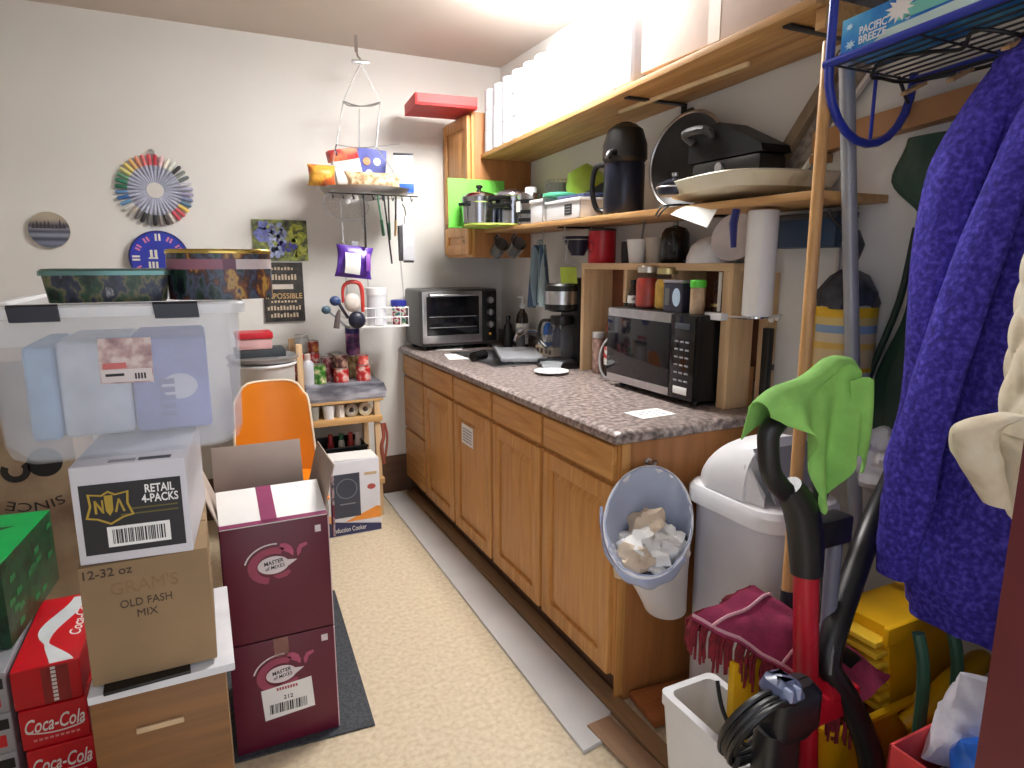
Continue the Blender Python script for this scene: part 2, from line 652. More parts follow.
solo('drying_tray', 'flat grey drying tray laid over the sink', 'tray',
     B().obox((1.49, 3.0, CZ + .019), (.22, .5, .01), R(-20), bev=.004).obox((1.49 - .108 * math.cos(R(20)), 3.0 + .108 * math.sin(R(20)), CZ + .025), (.01, .5, .018), R(-20))
     .obox((1.49 - .248 * math.sin(R(20)), 3.0 - .248 * math.cos(R(20)), CZ + .025), (.22, .01, .018), R(-20)), plain('tray_grey', (150, 151, 156), .4))
for k, (x, y, w, h, rz, lab) in enumerate(((1.3, 3.52, .15, .2, -25, 'white paper sheet lying on the counter just in front of the toaster oven'), (1.2, 3.16, .1, .2, -12, 'white paper sheet lying on the counter beside the drying tray'))):
    solo('paper_sheet', lab, 'paper', B().obox((x, y, CZ + .0012 + .0012 * k), (w, h, .0016), R(rz), bev=0), PAPER)
b = B().cyl((1.215, 2.96, CZ + .0255), (1.3, 3.02, CZ + .0255), .024, .026, 18)
solo('tumbler', 'small black tumbler lying beside the sink tray', 'cup', b, BLACKG)

# toaster oven
t = thing('toaster_oven', 'black and steel toaster oven in the far corner of the counter', 'toaster oven', (1.34, 3.58, CZ))
x0, x1, y0, y1 = 1.1, 1.572, 3.45, 3.735
part('body', B().box(x0, x1, y0, y1, CZ + .022, 1.255, .018, seg=3), plain('oven_grey', (70, 69, 70), .4), t)
for x in (x0 + .04, x1 - .04):
    for y in (y0 + .04, y1 - .04):
        part('foot', B().cyl((x, y, CZ), (x, y, CZ + .03), .016), BLACK, t)
d = part('door', B().box(x0 + .012, x1 - .1, y0 - .014, y0 + .002, CZ + .04, 1.243, .008), STEEL, t)
part('window', B().box(x0 + .035, x1 - .122, y0 - .0165, y0 - .012, CZ + .085, 1.215, .002), BLACKG, d)
b = B().tube([(x0 + .05, y0 - .014, 1.223), (x0 + .05, y0 - .04, 1.223), (x1 - .14, y0 - .04, 1.223), (x1 - .14, y0 - .014, 1.223)], .007, 8)
part('handle', b, STEEL, d)
b = B()
for k in range(2):
    b.tube([(x0 + .05, y0 - .017, CZ + .13 + .06 * k), (x1 - .14, y0 - .017, CZ + .13 + .06 * k)], .0025, 6)
part('rack_wire', b, STEEL, d)
p = part('control_panel', B().box(x1 - .095, x1 - .012, y0 - .012, y0 + .002, CZ + .04, 1.243, .006), BLACK, t)
for z in (1.19, 1.12, 1.05):
    part('knob', B().cyl((x1 - .053, y0 - .012, z), (x1 - .053, y0 - .034, z), .02, .017).box(x1 - .056, x1 - .05, y0 - .038, y0 - .033, z - .016, z + .016, .001), STEEL, p)
part('indicator', B().cyl((x1 - .053, y0 - .012, .995), (x1 - .053, y0 - .018, .995), .007), plain('lamp_amber', (220, 150, 60), .3), p)

# bottles between toaster oven and towel


def bottle(name, label, cat, x, y, prof, mats, z=None, capk=None, band=None, group=None, n=18):
    """lathe body + cap + printed band; prof = [(r, z)] from the foot"""
    z = CZ if z is None else z
    t = thing(name, label, cat, (x, y, z), group)
    part('body', B().lathe([(r, h + z) for r, h in prof], (x, y, 0), n), mats[0], t)
    if capk:
        r, h0, h1 = capk
        part('cap', B().lathe([(r, z + h0), (r, z + h1 - .003), (r * .85, z + h1)], (x, y, 0), n), mats[1], t)
    if band:
        h0, h1 = band
        rb = max(r for r, h in prof if h0 - .03 <= h <= h1 + .03) + .0007
        part('label', B().lathe([(rb, z + h0), (rb, z + h1)], (x, y, 0), n, cap0=False, cap1=False), mats[2], t)
    return t


LBL = blot('label_print', [(.4, (236, 234, 228)), (.55, (222, 218, 214)), (.62, (120, 120, 130))], 60, .6)
t = bottle('soap_bottle', 'dark soap bottle with white label and pump beside the toaster oven', 'bottle', 1.66, 3.3, [(.035, 0), (.036, .01), (.036, .17), (.03, .2), (.013, .225), (.013, .235)],
           (plain('dark_brown', (38, 26, 22), .25), plain('pump_grey', (200, 200, 205), .4), LBL), capk=(.016, .232, .26), band=(.03, .15))
part('pump', B().tube([(1.66, 3.3, CZ + .26), (1.66, 3.3, CZ + .3), (1.62, 3.28, CZ + .298)], .005, 8), WHITE, t)
bottle('spray_bottle', 'small black bottle nearest the toaster oven', 'bottle', 1.6, 3.36, [(.027, 0), (.028, .1), (.024, .13), (.012, .15), (.012, .17)], (BLACK, BLACKG), capk=(.014, .165, .19))
bottle('jar', 'short dark jar with steel lid between the black and the soap bottle', 'jar', 1.62, 3.24, [(.025, 0), (.026, .09), (.02, .1)], (GREYD, STEEL), capk=(.024, .1, .125))
t = thing('caddy', 'beige slotted caddy behind the sink', 'caddy', (1.68, 3.0, CZ))
b = B()
b.box(1.64, 1.72, 2.9, 3.1, CZ, CZ + .05, .006)
part('tray', b, plain('beige', (208, 190, 160), .6), t)
for k in range(4):
    part('slot', B().box(1.6385, 1.6402, 2.925 + k * .045, 2.945 + k * .045, CZ + .015, CZ + .038, 0), GREYD, t)
bottle('dish_soap', 'blue dish soap bottle standing in the beige caddy', 'bottle', 1.68, 3.03, [(.026, 0), (.027, .06), (.025, .1), (.012, .125)], (plain('blue_soap', (60, 110, 190), .2), WHITE, LBL), z=CZ + .0505, capk=(.012, .122, .15), band=(.02, .06))
bottle('dish_soap', 'dark blue bottle beside the blue dish soap in the caddy', 'bottle', 1.685, 2.94, [(.024, 0), (.025, .07), (.02, .09), (.01, .105)], (plain('navy', (30, 36, 70), .25), BLACK), z=CZ + .0505, capk=(.011, .1, .125))
bottle('oil_bottle', 'amber bottle half hidden behind the striped towel', 'bottle', 1.695, 2.84, [(.03, 0), (.031, .12), (.024, .17), (.012, .21), (.012, .24)], (plain('amber', (150, 84, 36), .2), BLACK), capk=(.014, .235, .26))

# coffee maker
t = thing('coffee_maker', 'black drip coffee maker with glass carafe and a green note on top', 'coffee maker', (1.53, 2.56, CZ))
cx, cy = 1.53, 2.63
part('base', B().box(cx - .09, cx + .1, cy - .08, cy + .08, CZ, CZ + .035, .012), BLACK, t)
part('tower', B().box(cx + .04, cx + .1, cy - .08, cy + .08, CZ + .03, CZ + .42, .01), BLACK, t)
part('brew_head', B().lathe([(.055, CZ + .265), (.078, CZ + .275), (.08, CZ + .385), (.07, CZ + .395)], (cx, cy, 0), 28), BLACK, t)
part('steel_band', B().lathe([(.0815, CZ + .3), (.0815, CZ + .36)], (cx, cy, 0), 28, cap0=False, cap1=False), STEEL, t)
part('hotplate', B().cyl((cx, cy, CZ + .034), (cx, cy, CZ + .042), .07), GREYD, t)
c = part('carafe', B().lathe([(.062, CZ + .043), (.072, CZ + .065), (.076, CZ + .11), (.062, CZ + .18), (.048, CZ + .21), (.052, CZ + .23)], (cx, cy, 0), 28, cap1=False), clear('carafe_glass', (70, 70, 76), .03, .35), t)
part('collar', B().lathe([(.05, CZ + .205), (.054, CZ + .225), (.05, CZ + .245)], (cx, cy, 0), 24), BLACK, c)
part('carafe_handle', B().tube([(cx - .04, cy + .035, CZ + .22), (cx - .06, cy + .09, CZ + .21), (cx - .065, cy + .1, CZ + .13), (cx - .05, cy + .055, CZ + .09)], .008, 8, smooth=5), BLACK, c)
solo('sticky_note', 'lime green sticky note on the front of the coffee maker', 'note', B().obox((cx + .005, cy - .05, CZ + .432), (.0012, .085, .075), rz=R(30), ry=R(-8), bev=0), plain('lime_note', (166, 186, 66), .7))

# plate and glass bowl
solo('saucer', 'round white saucer on the counter beside the coffee maker', 'plate', B().lathe([(.04, CZ), (.045, CZ + .003), (.078, CZ + .012), (.077, CZ + .015), (.045, CZ + .007), (.0, CZ + .006)], (1.4, 2.49, 0), 32, cap1=False), WHITE)
solo('glass_bowl', 'small clear glass bowl sitting on the white saucer', 'bowl', B().lathe([(.028, CZ + .0075), (.032, CZ + .009), (.052, CZ + .05), (.049, CZ + .05), (.03, CZ + .012), (0, CZ + .011)], (1.4, 2.49, 0), 28, cap1=False), clear('bowl_glass', (220, 226, 230), .05, .22))
n = solo('counter_note', 'white paper note stuck on the near end of the counter', 'note', B().obox((1.31, 1.665, CZ + .0008), (.14, .1, .0012), R(2), bev=0), PAPER)
b = B()
for k in range(3):
    for j in range(4):
        b.box(1.262 + j * .026, 1.262 + j * .026 + .014 + .004 * ((j + k) % 2), 1.638 + k * .021, 1.646 + k * .021, CZ + .0013, CZ + .0017, 0)
part('writing', b, GREY, n)

# wooden cubby behind the microwave
t = thing('cubby_shelf', 'open pale wood cubby shelf standing on the counter behind the microwave', 'shelf', (1.66, 2.06, CZ))
kx, kz = 1.572, 1.399
part('top_board', B().box(kx, WX - .003, 1.6, 2.53, kz - .026, kz, .002), PALEP, t)
part('far_side', B().box(kx, WX - .003, 2.505, 2.53, CZ, kz - .026, .002), PALEZ, t)
part('near_side', B().box(kx, WX - .07, 1.6, 1.645, CZ, kz - .026, .002), PALEZ, t)
part('rear_post', B().box(WX - .045, WX - .004, 1.56, 1.6, CZ + .0002, kz - .03, .002), PALEZ, t)
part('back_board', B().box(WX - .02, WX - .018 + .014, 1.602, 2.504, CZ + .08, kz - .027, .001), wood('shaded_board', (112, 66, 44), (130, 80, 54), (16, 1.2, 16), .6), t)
for y in (1.9, 2.2):
    part('divider', B().box(kx + .004, WX - .02, y - .011, y + .011, 1.24, kz - .026, .001), PALEZ, t)
b = B()
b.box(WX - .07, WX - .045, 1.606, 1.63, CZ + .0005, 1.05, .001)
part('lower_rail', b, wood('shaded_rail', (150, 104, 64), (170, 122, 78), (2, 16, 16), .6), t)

# microwave
t = thing('microwave', 'black microwave oven with steel trimmed door on the counter', 'microwave', (1.62, 1.9, CZ))
fx, bx, my0, my1, mz0, mz1 = 1.5, 1.722, 1.66, 2.17, CZ + .018, 1.228
part('case', B().box(fx, bx, my0, my1, mz0, mz1, .006), plain('case_black', (22, 22, 24), .35), t)
for x in (fx + .03, bx - .03):
    for y in (my0 + .04, my1 - .04):
        part('foot', B().cyl((x, y, CZ), (x, y, mz0 + .004), .012), BLACK, t)
d = part('door', B().box(fx - .022, fx - .0005, my0 + .125, my1, mz0 + .004, mz1 - .002, .004), STEEL, t)
part('window', B().box(fx - .0245, fx - .02, my0 + .126, my1 - .002, mz0 + .034, mz1 - .034, .001), plain('door_glass', (22, 22, 28), .06, var=.1), d)
p = part('control_panel', B().box(fx - .022, fx - .0005, my0, my0 + .123, mz0 + .004, mz1 - .002, .004), BLACKG, t)
part('display', B().box(fx - .0235, fx - .0215, my0 + .025, my0 + .1, mz1 - .05, mz1 - .03, .0005), plain('display', (70, 76, 84), .2), p)
for r_ in range(6):
    for c_ in range(3):
        part('button', B().box(fx - .0238, fx - .0215, my0 + .026 + c_ * .027, my0 + .044 + c_ * .027, mz0 + .066 + r_ * .027, mz0 + .072 + r_ * .027, .0006), GREY, p)
part('sticker', B().box(fx - .0232, fx - .0215, my0 + .028, my0 + .098, mz0 + .022, mz0 + .048, .0003), PAPER, p)
solo('power_cord', 'looped grey power cord beside the microwave', 'cord',
     B().tube([(1.6, 2.2, 1.17), (1.57, 2.235, 1.13), (1.52, 2.27, 1.05), (1.505, 2.26, .97), (1.52, 2.23, CZ + .012), (1.57, 2.2, .95), (1.6, 2.195, 1.03), (1.61, 2.19, 1.1)], .0045, 8, smooth=6), plain('cord_grey', (176, 176, 176), .5))

# on top of the microwave
TZ = mz1 + .0005
GG = plain('green_glass', (34, 52, 30), .15)
bottle('wine_bottle', 'dark green glass bottle standing on the counter just past the microwave', 'bottle', 1.66, 2.26, [(.034, 0), (.036, .01), (.036, .36), (.015, .42), (.013, .45)], (GG, BLACK), capk=(.0145, .446, .466))
bottle('sauce_bottle', 'small bottle with silver label between green bottle and red jar', 'bottle', 1.56, 2.12, [(.02, 0), (.021, .05), (.01, .075), (.009, .09)], (plain('sauce', (60, 40, 30), .2), BLACK, LBL), TZ, capk=(.011, .088, .105), band=(.015, .045))


def mason(name, label, x, y, fill, lidm, s=1.0):
    t = thing(name, label, 'jar', (x, y, TZ))
    part('contents', B().lathe([(.033 * s, TZ + .004), (.039 * s, TZ + .012), (.039 * s, TZ + .085 * s), (.033 * s, TZ + .1 * s)], (x, y, 0), 22), fill, t)
    part('glass', B().lathe([(.036 * s, TZ), (.041 * s, TZ + .008), (.041 * s, TZ + .095 * s), (.033 * s, TZ + .115 * s), (.033 * s, TZ + .122 * s)], (x, y, 0), 22), clear(label[:12] + '_glass', (240, 245, 245), .04, .03), t)
    part('lid', B().lathe([(.036 * s, TZ + .117 * s), (.036 * s, TZ + .136 * s), (.033 * s, TZ + .139 * s)], (x, y, 0), 26), lidm, t)
    return t


mason('mason_jar', 'mason jar full of red sauce on the microwave', 1.555, 2.02, plain('red_sauce', (150, 36, 14), .35, var=.12, scale=30), plain('lid_silver', (206, 200, 190), .3, .8), 1.16)
mason('mason_jar', 'mason jar of yellow pickles half behind the dark blue tin', 1.57, 1.925, plain('pickle_yellow', (176, 138, 46), .35, var=.15, scale=30), plain('lid_gold', (196, 182, 130), .3, .8), 1.12)
t = thing('tin', 'dark blue square tin with a pale oval on the microwave', 'tin', (1.535, 1.82, TZ))
part('body', B().box(1.51, 1.56, 1.77, 1.872, TZ, TZ + .104, .005), plain('tin_navy', (40, 40, 58), .35, var=.2, scale=30), t)
part('lid', B().box(1.508, 1.562, 1.768, 1.874, TZ + .102, TZ + .112, .003), plain('lid_lav', (160, 158, 172), .3, .6), t)
part('oval_label', B().prism(circ(.021, 20, ry=.032), (1.5098, 1.8, TZ + .053), NY, Z, .0008), plain('pale_blue', (176, 200, 220), .5), t)
part('side_print', B().prism([(-.012, -.03), (.012, -.03), (.012, .03), (-.012, .03)], (1.5098, 1.85, TZ + .053), NY, Z, .0007), plain('print_dim', (96, 100, 96), .5), t)
bottle('shaker', 'shaker jar of tan spice with a bright green lid', 'jar', 1.535, 1.72, [(.024, 0), (.025, .004), (.025, .085), (.023, .09)], (blot('spice', [(.4, (196, 170, 140)), (.6, (150, 120, 90))], 12, .4), plain('lime_lid', (86, 206, 60), .4)), TZ, capk=(.027, .09, .115))
for k, (y, lab, c) in enumerate(((1.67, 'brown spice bottle beside the green lidded shaker', (66, 36, 24)), (1.63, 'dark spice bottle at the near end of the microwave', (34, 24, 20)))):
    t = bottle('spice_bottle', lab, 'bottle', 1.6, y + .025, [(.02, 0), (.021, .06), (.016, .075), (.01, .085)], (plain('spice_' + str(k), c, .2), plain('cap_' + str(k), (60, 30, 20), .4), plain('gold_' + str(k), (200, 170, 100), .35, .6)), TZ, capk=(.013, .083, .11), band=(.025, .035) if k == 0 else None)
# left of the microwave, in the cubby's first bay
bottle('sauce_bottle', 'small red capped sauce bottle beside the microwave', 'bottle', 1.605, 2.34, [(.022, 0), (.023, .14), (.012, .18), (.011, .2)], (plain('sauce_dark', (40, 24, 20), .2), RED, blot('sauce_label', [(.45, (200, 40, 40)), (.55, (236, 232, 226))], 30, .5)), capk=(.013, .195, .225), band=(.05, .13))
bottle('spice_jar', 'glass spice jar with grey lid standing by the cubby post', 'jar', 1.6, 2.42, [(.026, 0), (.027, .15), (.024, .16)], (plain('spice_red', (150, 120, 110), .3, var=.3, scale=40), plain('lid_grey', (186, 186, 184), .4)), capk=(.028, .16, .185))
# things on the cubby
KZ = kz + .0005
t = bottle('canister', 'red printed tin canister on top of the cubby', 'tin', 1.636, 2.465, [(.06, 0), (.061, .002), (.061, .14)], (plain('canister_red', (186, 26, 40), .35, var=.08), plain('canister_lid', (60, 52, 52), .4, .4)), KZ, capk=(.062, .138, .15))
part('scroll_print', B().prism(arc_band(.018, .024, .3, 5.6), (1.5748, 2.46, KZ + .07), NY, Z, .0008), plain('dark_red', (120, 12, 26), .4), t)
bottle('mug', 'dark mug standing behind the red canister', 'cup', 1.69, 2.33, [(.036, 0), (.038, .09), (.035, .09), (.03, .01)], (BLACK,), KZ)
t = thing('foam_cup', 'white ribbed foam cup on the cubby with a spoon handle in it', 'cup', (1.63, 2.2, KZ))
part('cup', B().lathe([(.03, KZ), (.042, KZ + .095), (.04, KZ + .095), (.028, KZ + .006)], (1.63, 2.2, 0), 22, cap1=True), PAPER, t)
part('spoon', B().beam((1.635, 2.195, KZ + .01), (1.64, 2.17, KZ + .165), .012, .003), STEEL, t)
bottle('foam_cup', 'beige paper cup just beside the white foam cup', 'cup', 1.65, 2.11, [(.03, 0), (.04, .1), (.038, .1), (.028, .006)], (plain('paper_cup', (196, 184, 170), .7),), KZ)
t = thing('coffee_pot', 'dark enamel pot with a loop handle on the cubby', 'pot', (1.66, 2.0, KZ))
part('body', B().lathe([(.05, KZ), (.056, KZ + .01), (.052, KZ + .11), (.04, KZ + .13), (.01, KZ + .14)], (1.66, 2.0, 0), 24), blot('speckle_black', [(.45, (16, 16, 18)), (.66, (30, 30, 32)), (.72, (150, 150, 150))], 60, .2), t)
part('handle', B().tube([(1.62, 1.965, KZ + .11), (1.6, 1.935, KZ + .1), (1.6, 1.93, KZ + .04), (1.62, 1.96, KZ + .03)], .007, 8, smooth=5), BLACK, t)
part('lid_knob', B().ball((1.66, 2.0, KZ + .147), .011), STEEL, t)
solo('mixing_bowl', 'white bowl turned upside down on the cubby', 'bowl', B().lathe([(.085, KZ), (.083, KZ + .02), (.068, KZ + .06), (.04, KZ + .083), (.022, KZ + .086), (.02, KZ + .09), (.002, KZ + .09)], (1.655, 1.8, 0), 32, cap1=False), WHITE)
m = Matrix.Rotation(R(-78), 4, 'Y') @ Matrix.Rotation(0, 4, 'Z')
m = Matrix.Rotation(R(22), 4, 'Z') @ Matrix.Rotation(R(-76), 4, 'Y')
solo('plate', 'pinkish white plate leaning upright beside the white bowl', 'plate', B().lathe([(.05, 0), (.06, .004), (.083, .016), (.081, .019), (.055, .008), (0, .006)], (1.66, 1.685, KZ + .083), 32, m=m, cap1=False), plain('plate_white', (226, 218, 216), .25))

# paper towel on its holder
t = thing('paper_towel_holder', 'metal paper towel holder arm fixed to the cubby end', 'holder', (1.62, 1.52, 1.22))
part('rod', B().tube([(1.59, 1.6, 1.2345), (1.5, 1.53, 1.2345), (1.5, 1.46, 1.2345), (1.6, 1.46, 1.2345), (1.69, 1.5, 1.2345)], .005, 8), CHROME, t)
part('base_disc', B().cyl((1.545, 1.465, 1.2345), (1.545, 1.465, 1.2395), .045), CHROME, t)
part('spindle', B().cyl((1.545, 1.465, 1.2395), (1.545, 1.465, 1.558), .009), CHROME, t)
for x in (1.61, 1.66):
    part('knob', B().ball((x, 1.462 + (x - 1.6) * .4, 1.226), .009), OFFW, t)
t = thing('paper_towel_roll', 'tall white paper towel roll standing on the metal holder', 'paper towel', (1.545, 1.465, 1.24))
part('roll', B().lathe([(.043, 1.24), (.045, 1.243), (.045, 1.551), (.043, 1.554), (.021, 1.554), (.021, 1.24)], (1.545, 1.465, 0), 36, cap0=False, cap1=False), plain('towel_paper', (238, 238, 240), .85, var=.01, bump=.25, bscale=160), t)
part('core', B().lathe([(.0205, 1.2405), (.0205, 1.555), (.019, 1.555), (.019, 1.2405)], (1.545, 1.465, 0), 20, cap0=False, cap1=False), KRAFT, t)
part('loose_sheet', B().sheet(lambda u, v: (1.545 - .0462 * math.cos(u * 1.1 - .3), 1.465 - .0462 * math.sin(u * 1.1 - .3), 1.245 + .304 * v), 10, 2, .001), PAPER, t)
t = thing('price_tag', 'white plastic clip box on the cubby near side post', 'clip', (1.56, 1.66, 1.2))
part('clip', B().box(1.54, 1.571, 1.61, 1.69, 1.213, 1.237, .003), WHITE, t)
part('strip', B().box(1.562, 1.571, 1.647, 1.655, 1.24, 1.37, .001), OFFW, t)
# ---------------------------------------------------------------- wall cabinet and shelves
t = thing('wall_cabinet', 'oak wall cabinet in the far corner above the counter', 'cabinet', (1.56, 3.56, 1.43))
part('carcass', B().box(1.402, WX - .002, 3.362, 3.768, 1.43, 2.19, .002), OAKD, t)
part('face_frame', B().box(1.386, 1.4018, 3.362, 3.768, 1.43, 2.19, .002), OAK, t)


def wdoor(z0, z1):
    b = B()
    a, d, r_ = 3.38, 3.755, .055
    b.box(1.366, 1.3855, a, a + r_, z0, z1, .004).box(1.366, 1.3855, d - r_, d, z0, z1, .004)
    b.box(1.366, 1.3855, a + r_ - .003, d - r_ + .003, z0, z0 + r_, .004).box(1.366, 1.3855, a + r_ - .003, d - r_ + .003, z1 - r_, z1, .004)
    c = B()

    def rect(i, x):
        return [(x, a + r_ + i, z0 + r_ + i), (x, d - r_ - i, z0 + r_ + i), (x, d - r_ - i, z1 - r_ - i), (x, a + r_ + i, z1 - r_ - i)]
    c.rings([rect(-.002, 1.385), rect(-.002, 1.379), rect(.005, 1.379), rect(.028, 1.369)], True, True, True)
    part('raised_panel', c, OAK, part('door', b, OAK, t))


wdoor(1.62, 2.175)
wdoor(1.445, 1.6)

S1A, S1B = 1.975, 2.05     # the upper shelf rises a little towards the door


def s1(y):
    return S1B + (S1A - S1B) * (y - 1.3) / (3.36 - 1.3)


def tilted(x0, x1, y0, y1, th):
    b = B()
    b.beam(((x0 + x1) / 2, y0, s1(y0) - th / 2), ((x0 + x1) / 2, y1, s1(y1) - th / 2), x1 - x0, th)
    return b


t = thing('upper_shelf', 'long upper wooden shelf along the right wall', 'shelf', (1.6, 2.33, 1.95))
part('front_board', tilted(1.435, 1.595, 1.24, 3.355, .022), PINE, t)
part('rear_board', tilted(1.6, WX - .003, 1.24, 3.355, .022), PINE, t)
for y in (1.36, 2.08):
    part('bracket', B().box(1.47, WX - .003, y - .014, y + .014, s1(y) - .03, s1(y) - .0235, .001).box(WX - .009, WX - .003, y - .014, y + .014, s1(y) - .1, s1(y) - .024, .001), DARKMET, t)
part('end_cleat', B().beam((1.46, 1.245, s1(1.245) - .05), (WX - .004, 1.245, s1(1.245) - .05), .03, .05), PINE, t)

S2 = 1.585
t = thing('lower_shelf', 'long lower wooden shelf holding pots and small appliances', 'shelf', (1.6, 2.2, 1.55))
part('board', B().box(1.455, WX - .003, 1.21, 3.36, S2 - .022, S2, .003), PINE, t)
for y in (1.75, 2.62):
    part('bracket', B().box(1.5, WX - .003, y - .012, y + .012, S2 - .03, S2 - .0225, .001).box(WX - .009, WX - .003, y - .012, y + .012, S2 - .15, S2 - .023, .001), DARKMET, t)
SZ = S2 + .0008
t = thing('timber_brace', 'slanting grey timber brace between the lower and the upper shelf', 'brace', (1.73, 1.6, 1.58))
part('strut', B().beam((1.715, 1.66, S2 + .02), (1.715, 1.36, 1.985), .035, .04, upv=(1, 0, 0)), wood('old_timber', (120, 102, 82), (150, 130, 106), (2, 10, 3), .7), t)
part('plate', B().beam((1.728, 1.60, S2 + .02), (1.728, 1.31, 1.955), .09, .008, upv=(1, 0, 0)), plain('rough_grey', (128, 118, 112), .8, var=.25, scale=50), t)
part('edge_strip', B().beam((1.718, 1.555, S2 + .01), (1.718, 1.27, 1.93), .012, .016, upv=(1, 0, 0)), OFFW, t)
solo('wood_lath', 'thin pale wooden lath tucked under the upper shelf', 'lath', B().beam((1.56, 2.25, s1(2.25) - .0295), (1.6, 1.62, s1(1.62) - .0295), .014, .014), plain('lath_pale', (236, 214, 170), .6))

# paper rolls: three high, in a row along the shelf
ROLLP = plain('roll_paper', (216, 219, 228), .85, var=.015, bump=.2, bscale=200)
CORE = plain('roll_core', (150, 132, 112), .8)


def mk_roll(name, label, grp):
    t = thing(name, label, 'paper roll', (0, 0, 0), grp)
    part('paper', B().lathe([(.052, 0), (.055, .003), (.055, .1), (.052, .103), (.021, .103), (.021, 0)], n=22, cap0=False, cap1=False), ROLLP, t)
    part('core', B().lathe([(.0208, .0005), (.0208, .1025), (.0195, .1025), (.0195, .0005)], n=14, cap0=False, cap1=False), CORE, t)
    return t


grp = 'paper rolls in the row of stacks on the upper shelf'
proto = None
ys = [3.3 - .1135 * i for i in range(8)]
for i, y in enumerate(ys):
    for k in range(3):
        nm = {0: 'end stack nearest the corner', 7: 'last stack before the printed packs'}.get(i)
        pos = ['bottom', 'middle', 'top'][k]
        lab = f'white paper roll, {pos} of the {nm}' if nm else f'white paper roll in the {pos} layer of the middle stacks on the upper shelf'
        g = None if nm else f'paper rolls in the {pos} layer'
        loc = (1.494 + .003 * math.sin(i * 5 + k), y, s1(y - .05) + .001 + k * .1035)
        if proto is None:
            proto = mk_roll('paper_roll', lab, g)
            proto.location = loc
        else:
            o = dup(proto, loc, i + k * 2.1, lab)
            if g:
                o['group'] = g
            elif 'group' in o:
                del o['group']
for i in range(4):
    for k in range(3):
        o = dup(proto, (1.66, 3.25 - .118 * i, s1(3.2 - .118 * i) + .002 + k * .1035), i, f'white paper roll in the rear row behind the front stacks')
        o['group'] = 'paper rolls in the rear row'
# printed packs
PB = plain('pack_blue', (70, 170, 220), .5)
PG = plain('pack_green', (110, 180, 120), .5)
for i, (y, lab) in enumerate(((2.33, 'white wrapped paper pack next to the last stack of rolls'), (2.2, 'white wrapped paper pack with a blue mark, middle of three'), (2.075, 'white wrapped paper pack with blue and green marks beside the cardboard box'))):
    z = s1(y) + .003
    t = thing('paper_pack', lab, 'pack', (1.56, y, z), 'wrapped paper packs on the upper shelf')
    b = B().box(1.445, 1.67, y - .058, y + .058, z, z + .3, .025, seg=3)
    part('wrapper', b, ROLLP, t)
    if i:
        part('blue_mark', B().prism([(-.03, 0), (.03, .004), (.032, .03), (-.028, .026)], (1.4448, y, z + .2), NY, Z, .0008), PB, t)
        part('green_leaf', B().prism(circ(.016, 12, ry=.028), (1.4448, y - .01 * i, z + .1), NY, Z, .0008), PG, t)
# cardboard box above
z = s1(1.98) + .03
t = thing('carton', 'large pale cardboard box on the near end of the upper shelf', 'box', (1.6, 1.65, 2.04))
part('box', B().box(1.46, WX - .01, 1.31, 1.985, s1(1.3) + .001, 2.4, .004), plain('pale_card', (196, 176, 164), .75, var=.03), t)
part('tape', B().box(1.4585, 1.4602, 1.6, 1.65, s1(1.3) + .002, 2.4, 0), plain('card_tape', (196, 176, 160), .5), t)
solo('dark_frame', 'dark grey framed panel leaning beside the cardboard box on the upper shelf', 'frame', B().box(1.5, 1.72, 1.25, 1.275, s1(1.25) + .002, 2.35, .003), blot('grey_panel', [(.4, (70, 66, 70)), (.6, (110, 104, 108))], 20, .5))
# red box on the wall cabinet
t = thing('red_box', 'flat red carton on top of the oak wall cabinet', 'box', (1.3, 3.5, 2.191))
part('box', B().obox((1.25, 3.47, 2.221), (.33, .29, .058), R(-6)), plain('red_card', (190, 34, 34), .5, var=.04), t)
part('lid_flap', B().obox((1.238, 3.323, 2.226), (.32, .004, .045), R(-6), bev=0), plain('red_card_light', (198, 40, 38), .5), t)

# things on the lower shelf
STL = plain('pot_steel', (188, 190, 198), .16, 1, var=.03)
GREENM = plain('green_mat', (120, 214, 84), .5, var=.03)
b = B()
b.sheet(lambda u, v: (1.24 + .33 * u, 3.36 - .012 - .02 * v * (1 - v) - (.0 if v > .18 else .09 * (1 - v / .18) ** 1.5), SZ - .012 + (.012 if v < .18 else 0) + .32 * max(0, v - .16)), 10, 20, .003)
solo('green_mat', 'bright green flexible mat curling up against the wall cabinet', 'mat', b, GREENM)
solo('chopping_board', 'lime green oval board lying under the steel pots', 'board', B().lathe([(.15, SZ), (.155, SZ + .003), (.155, SZ + .008), (.15, SZ + .01)], (1.43, 3.17, 0), 36, sy=1.15, sx=1.05), plain('lime_board', (190, 208, 96), .5))
PZ = SZ + .011
t = thing('pressure_cooker', 'steel pressure cooker with black handles standing on the lime green board', 'pot', (1.45, 3.2, PZ))
cx, cy = 1.372, 3.235
part('pot', B().lathe([(.075, PZ), (.088, PZ + .008), (.092, PZ + .11), (.096, PZ + .115), (.096, PZ + .125)], (cx, cy, 0), 32), STL, t)
l = part('lid', B().lathe([(.097, PZ + .12), (.097, PZ + .14), (.085, PZ + .155), (.03, PZ + .172), (.005, PZ + .174)], (cx, cy, 0), 32), STL, t)
part('lid_knob', B().lathe([(.012, PZ + .172), (.011, PZ + .185), (.018, PZ + .19), (.018, PZ + .2), (.008, PZ + .205)], (cx, cy, 0), 16), BLACK, l)
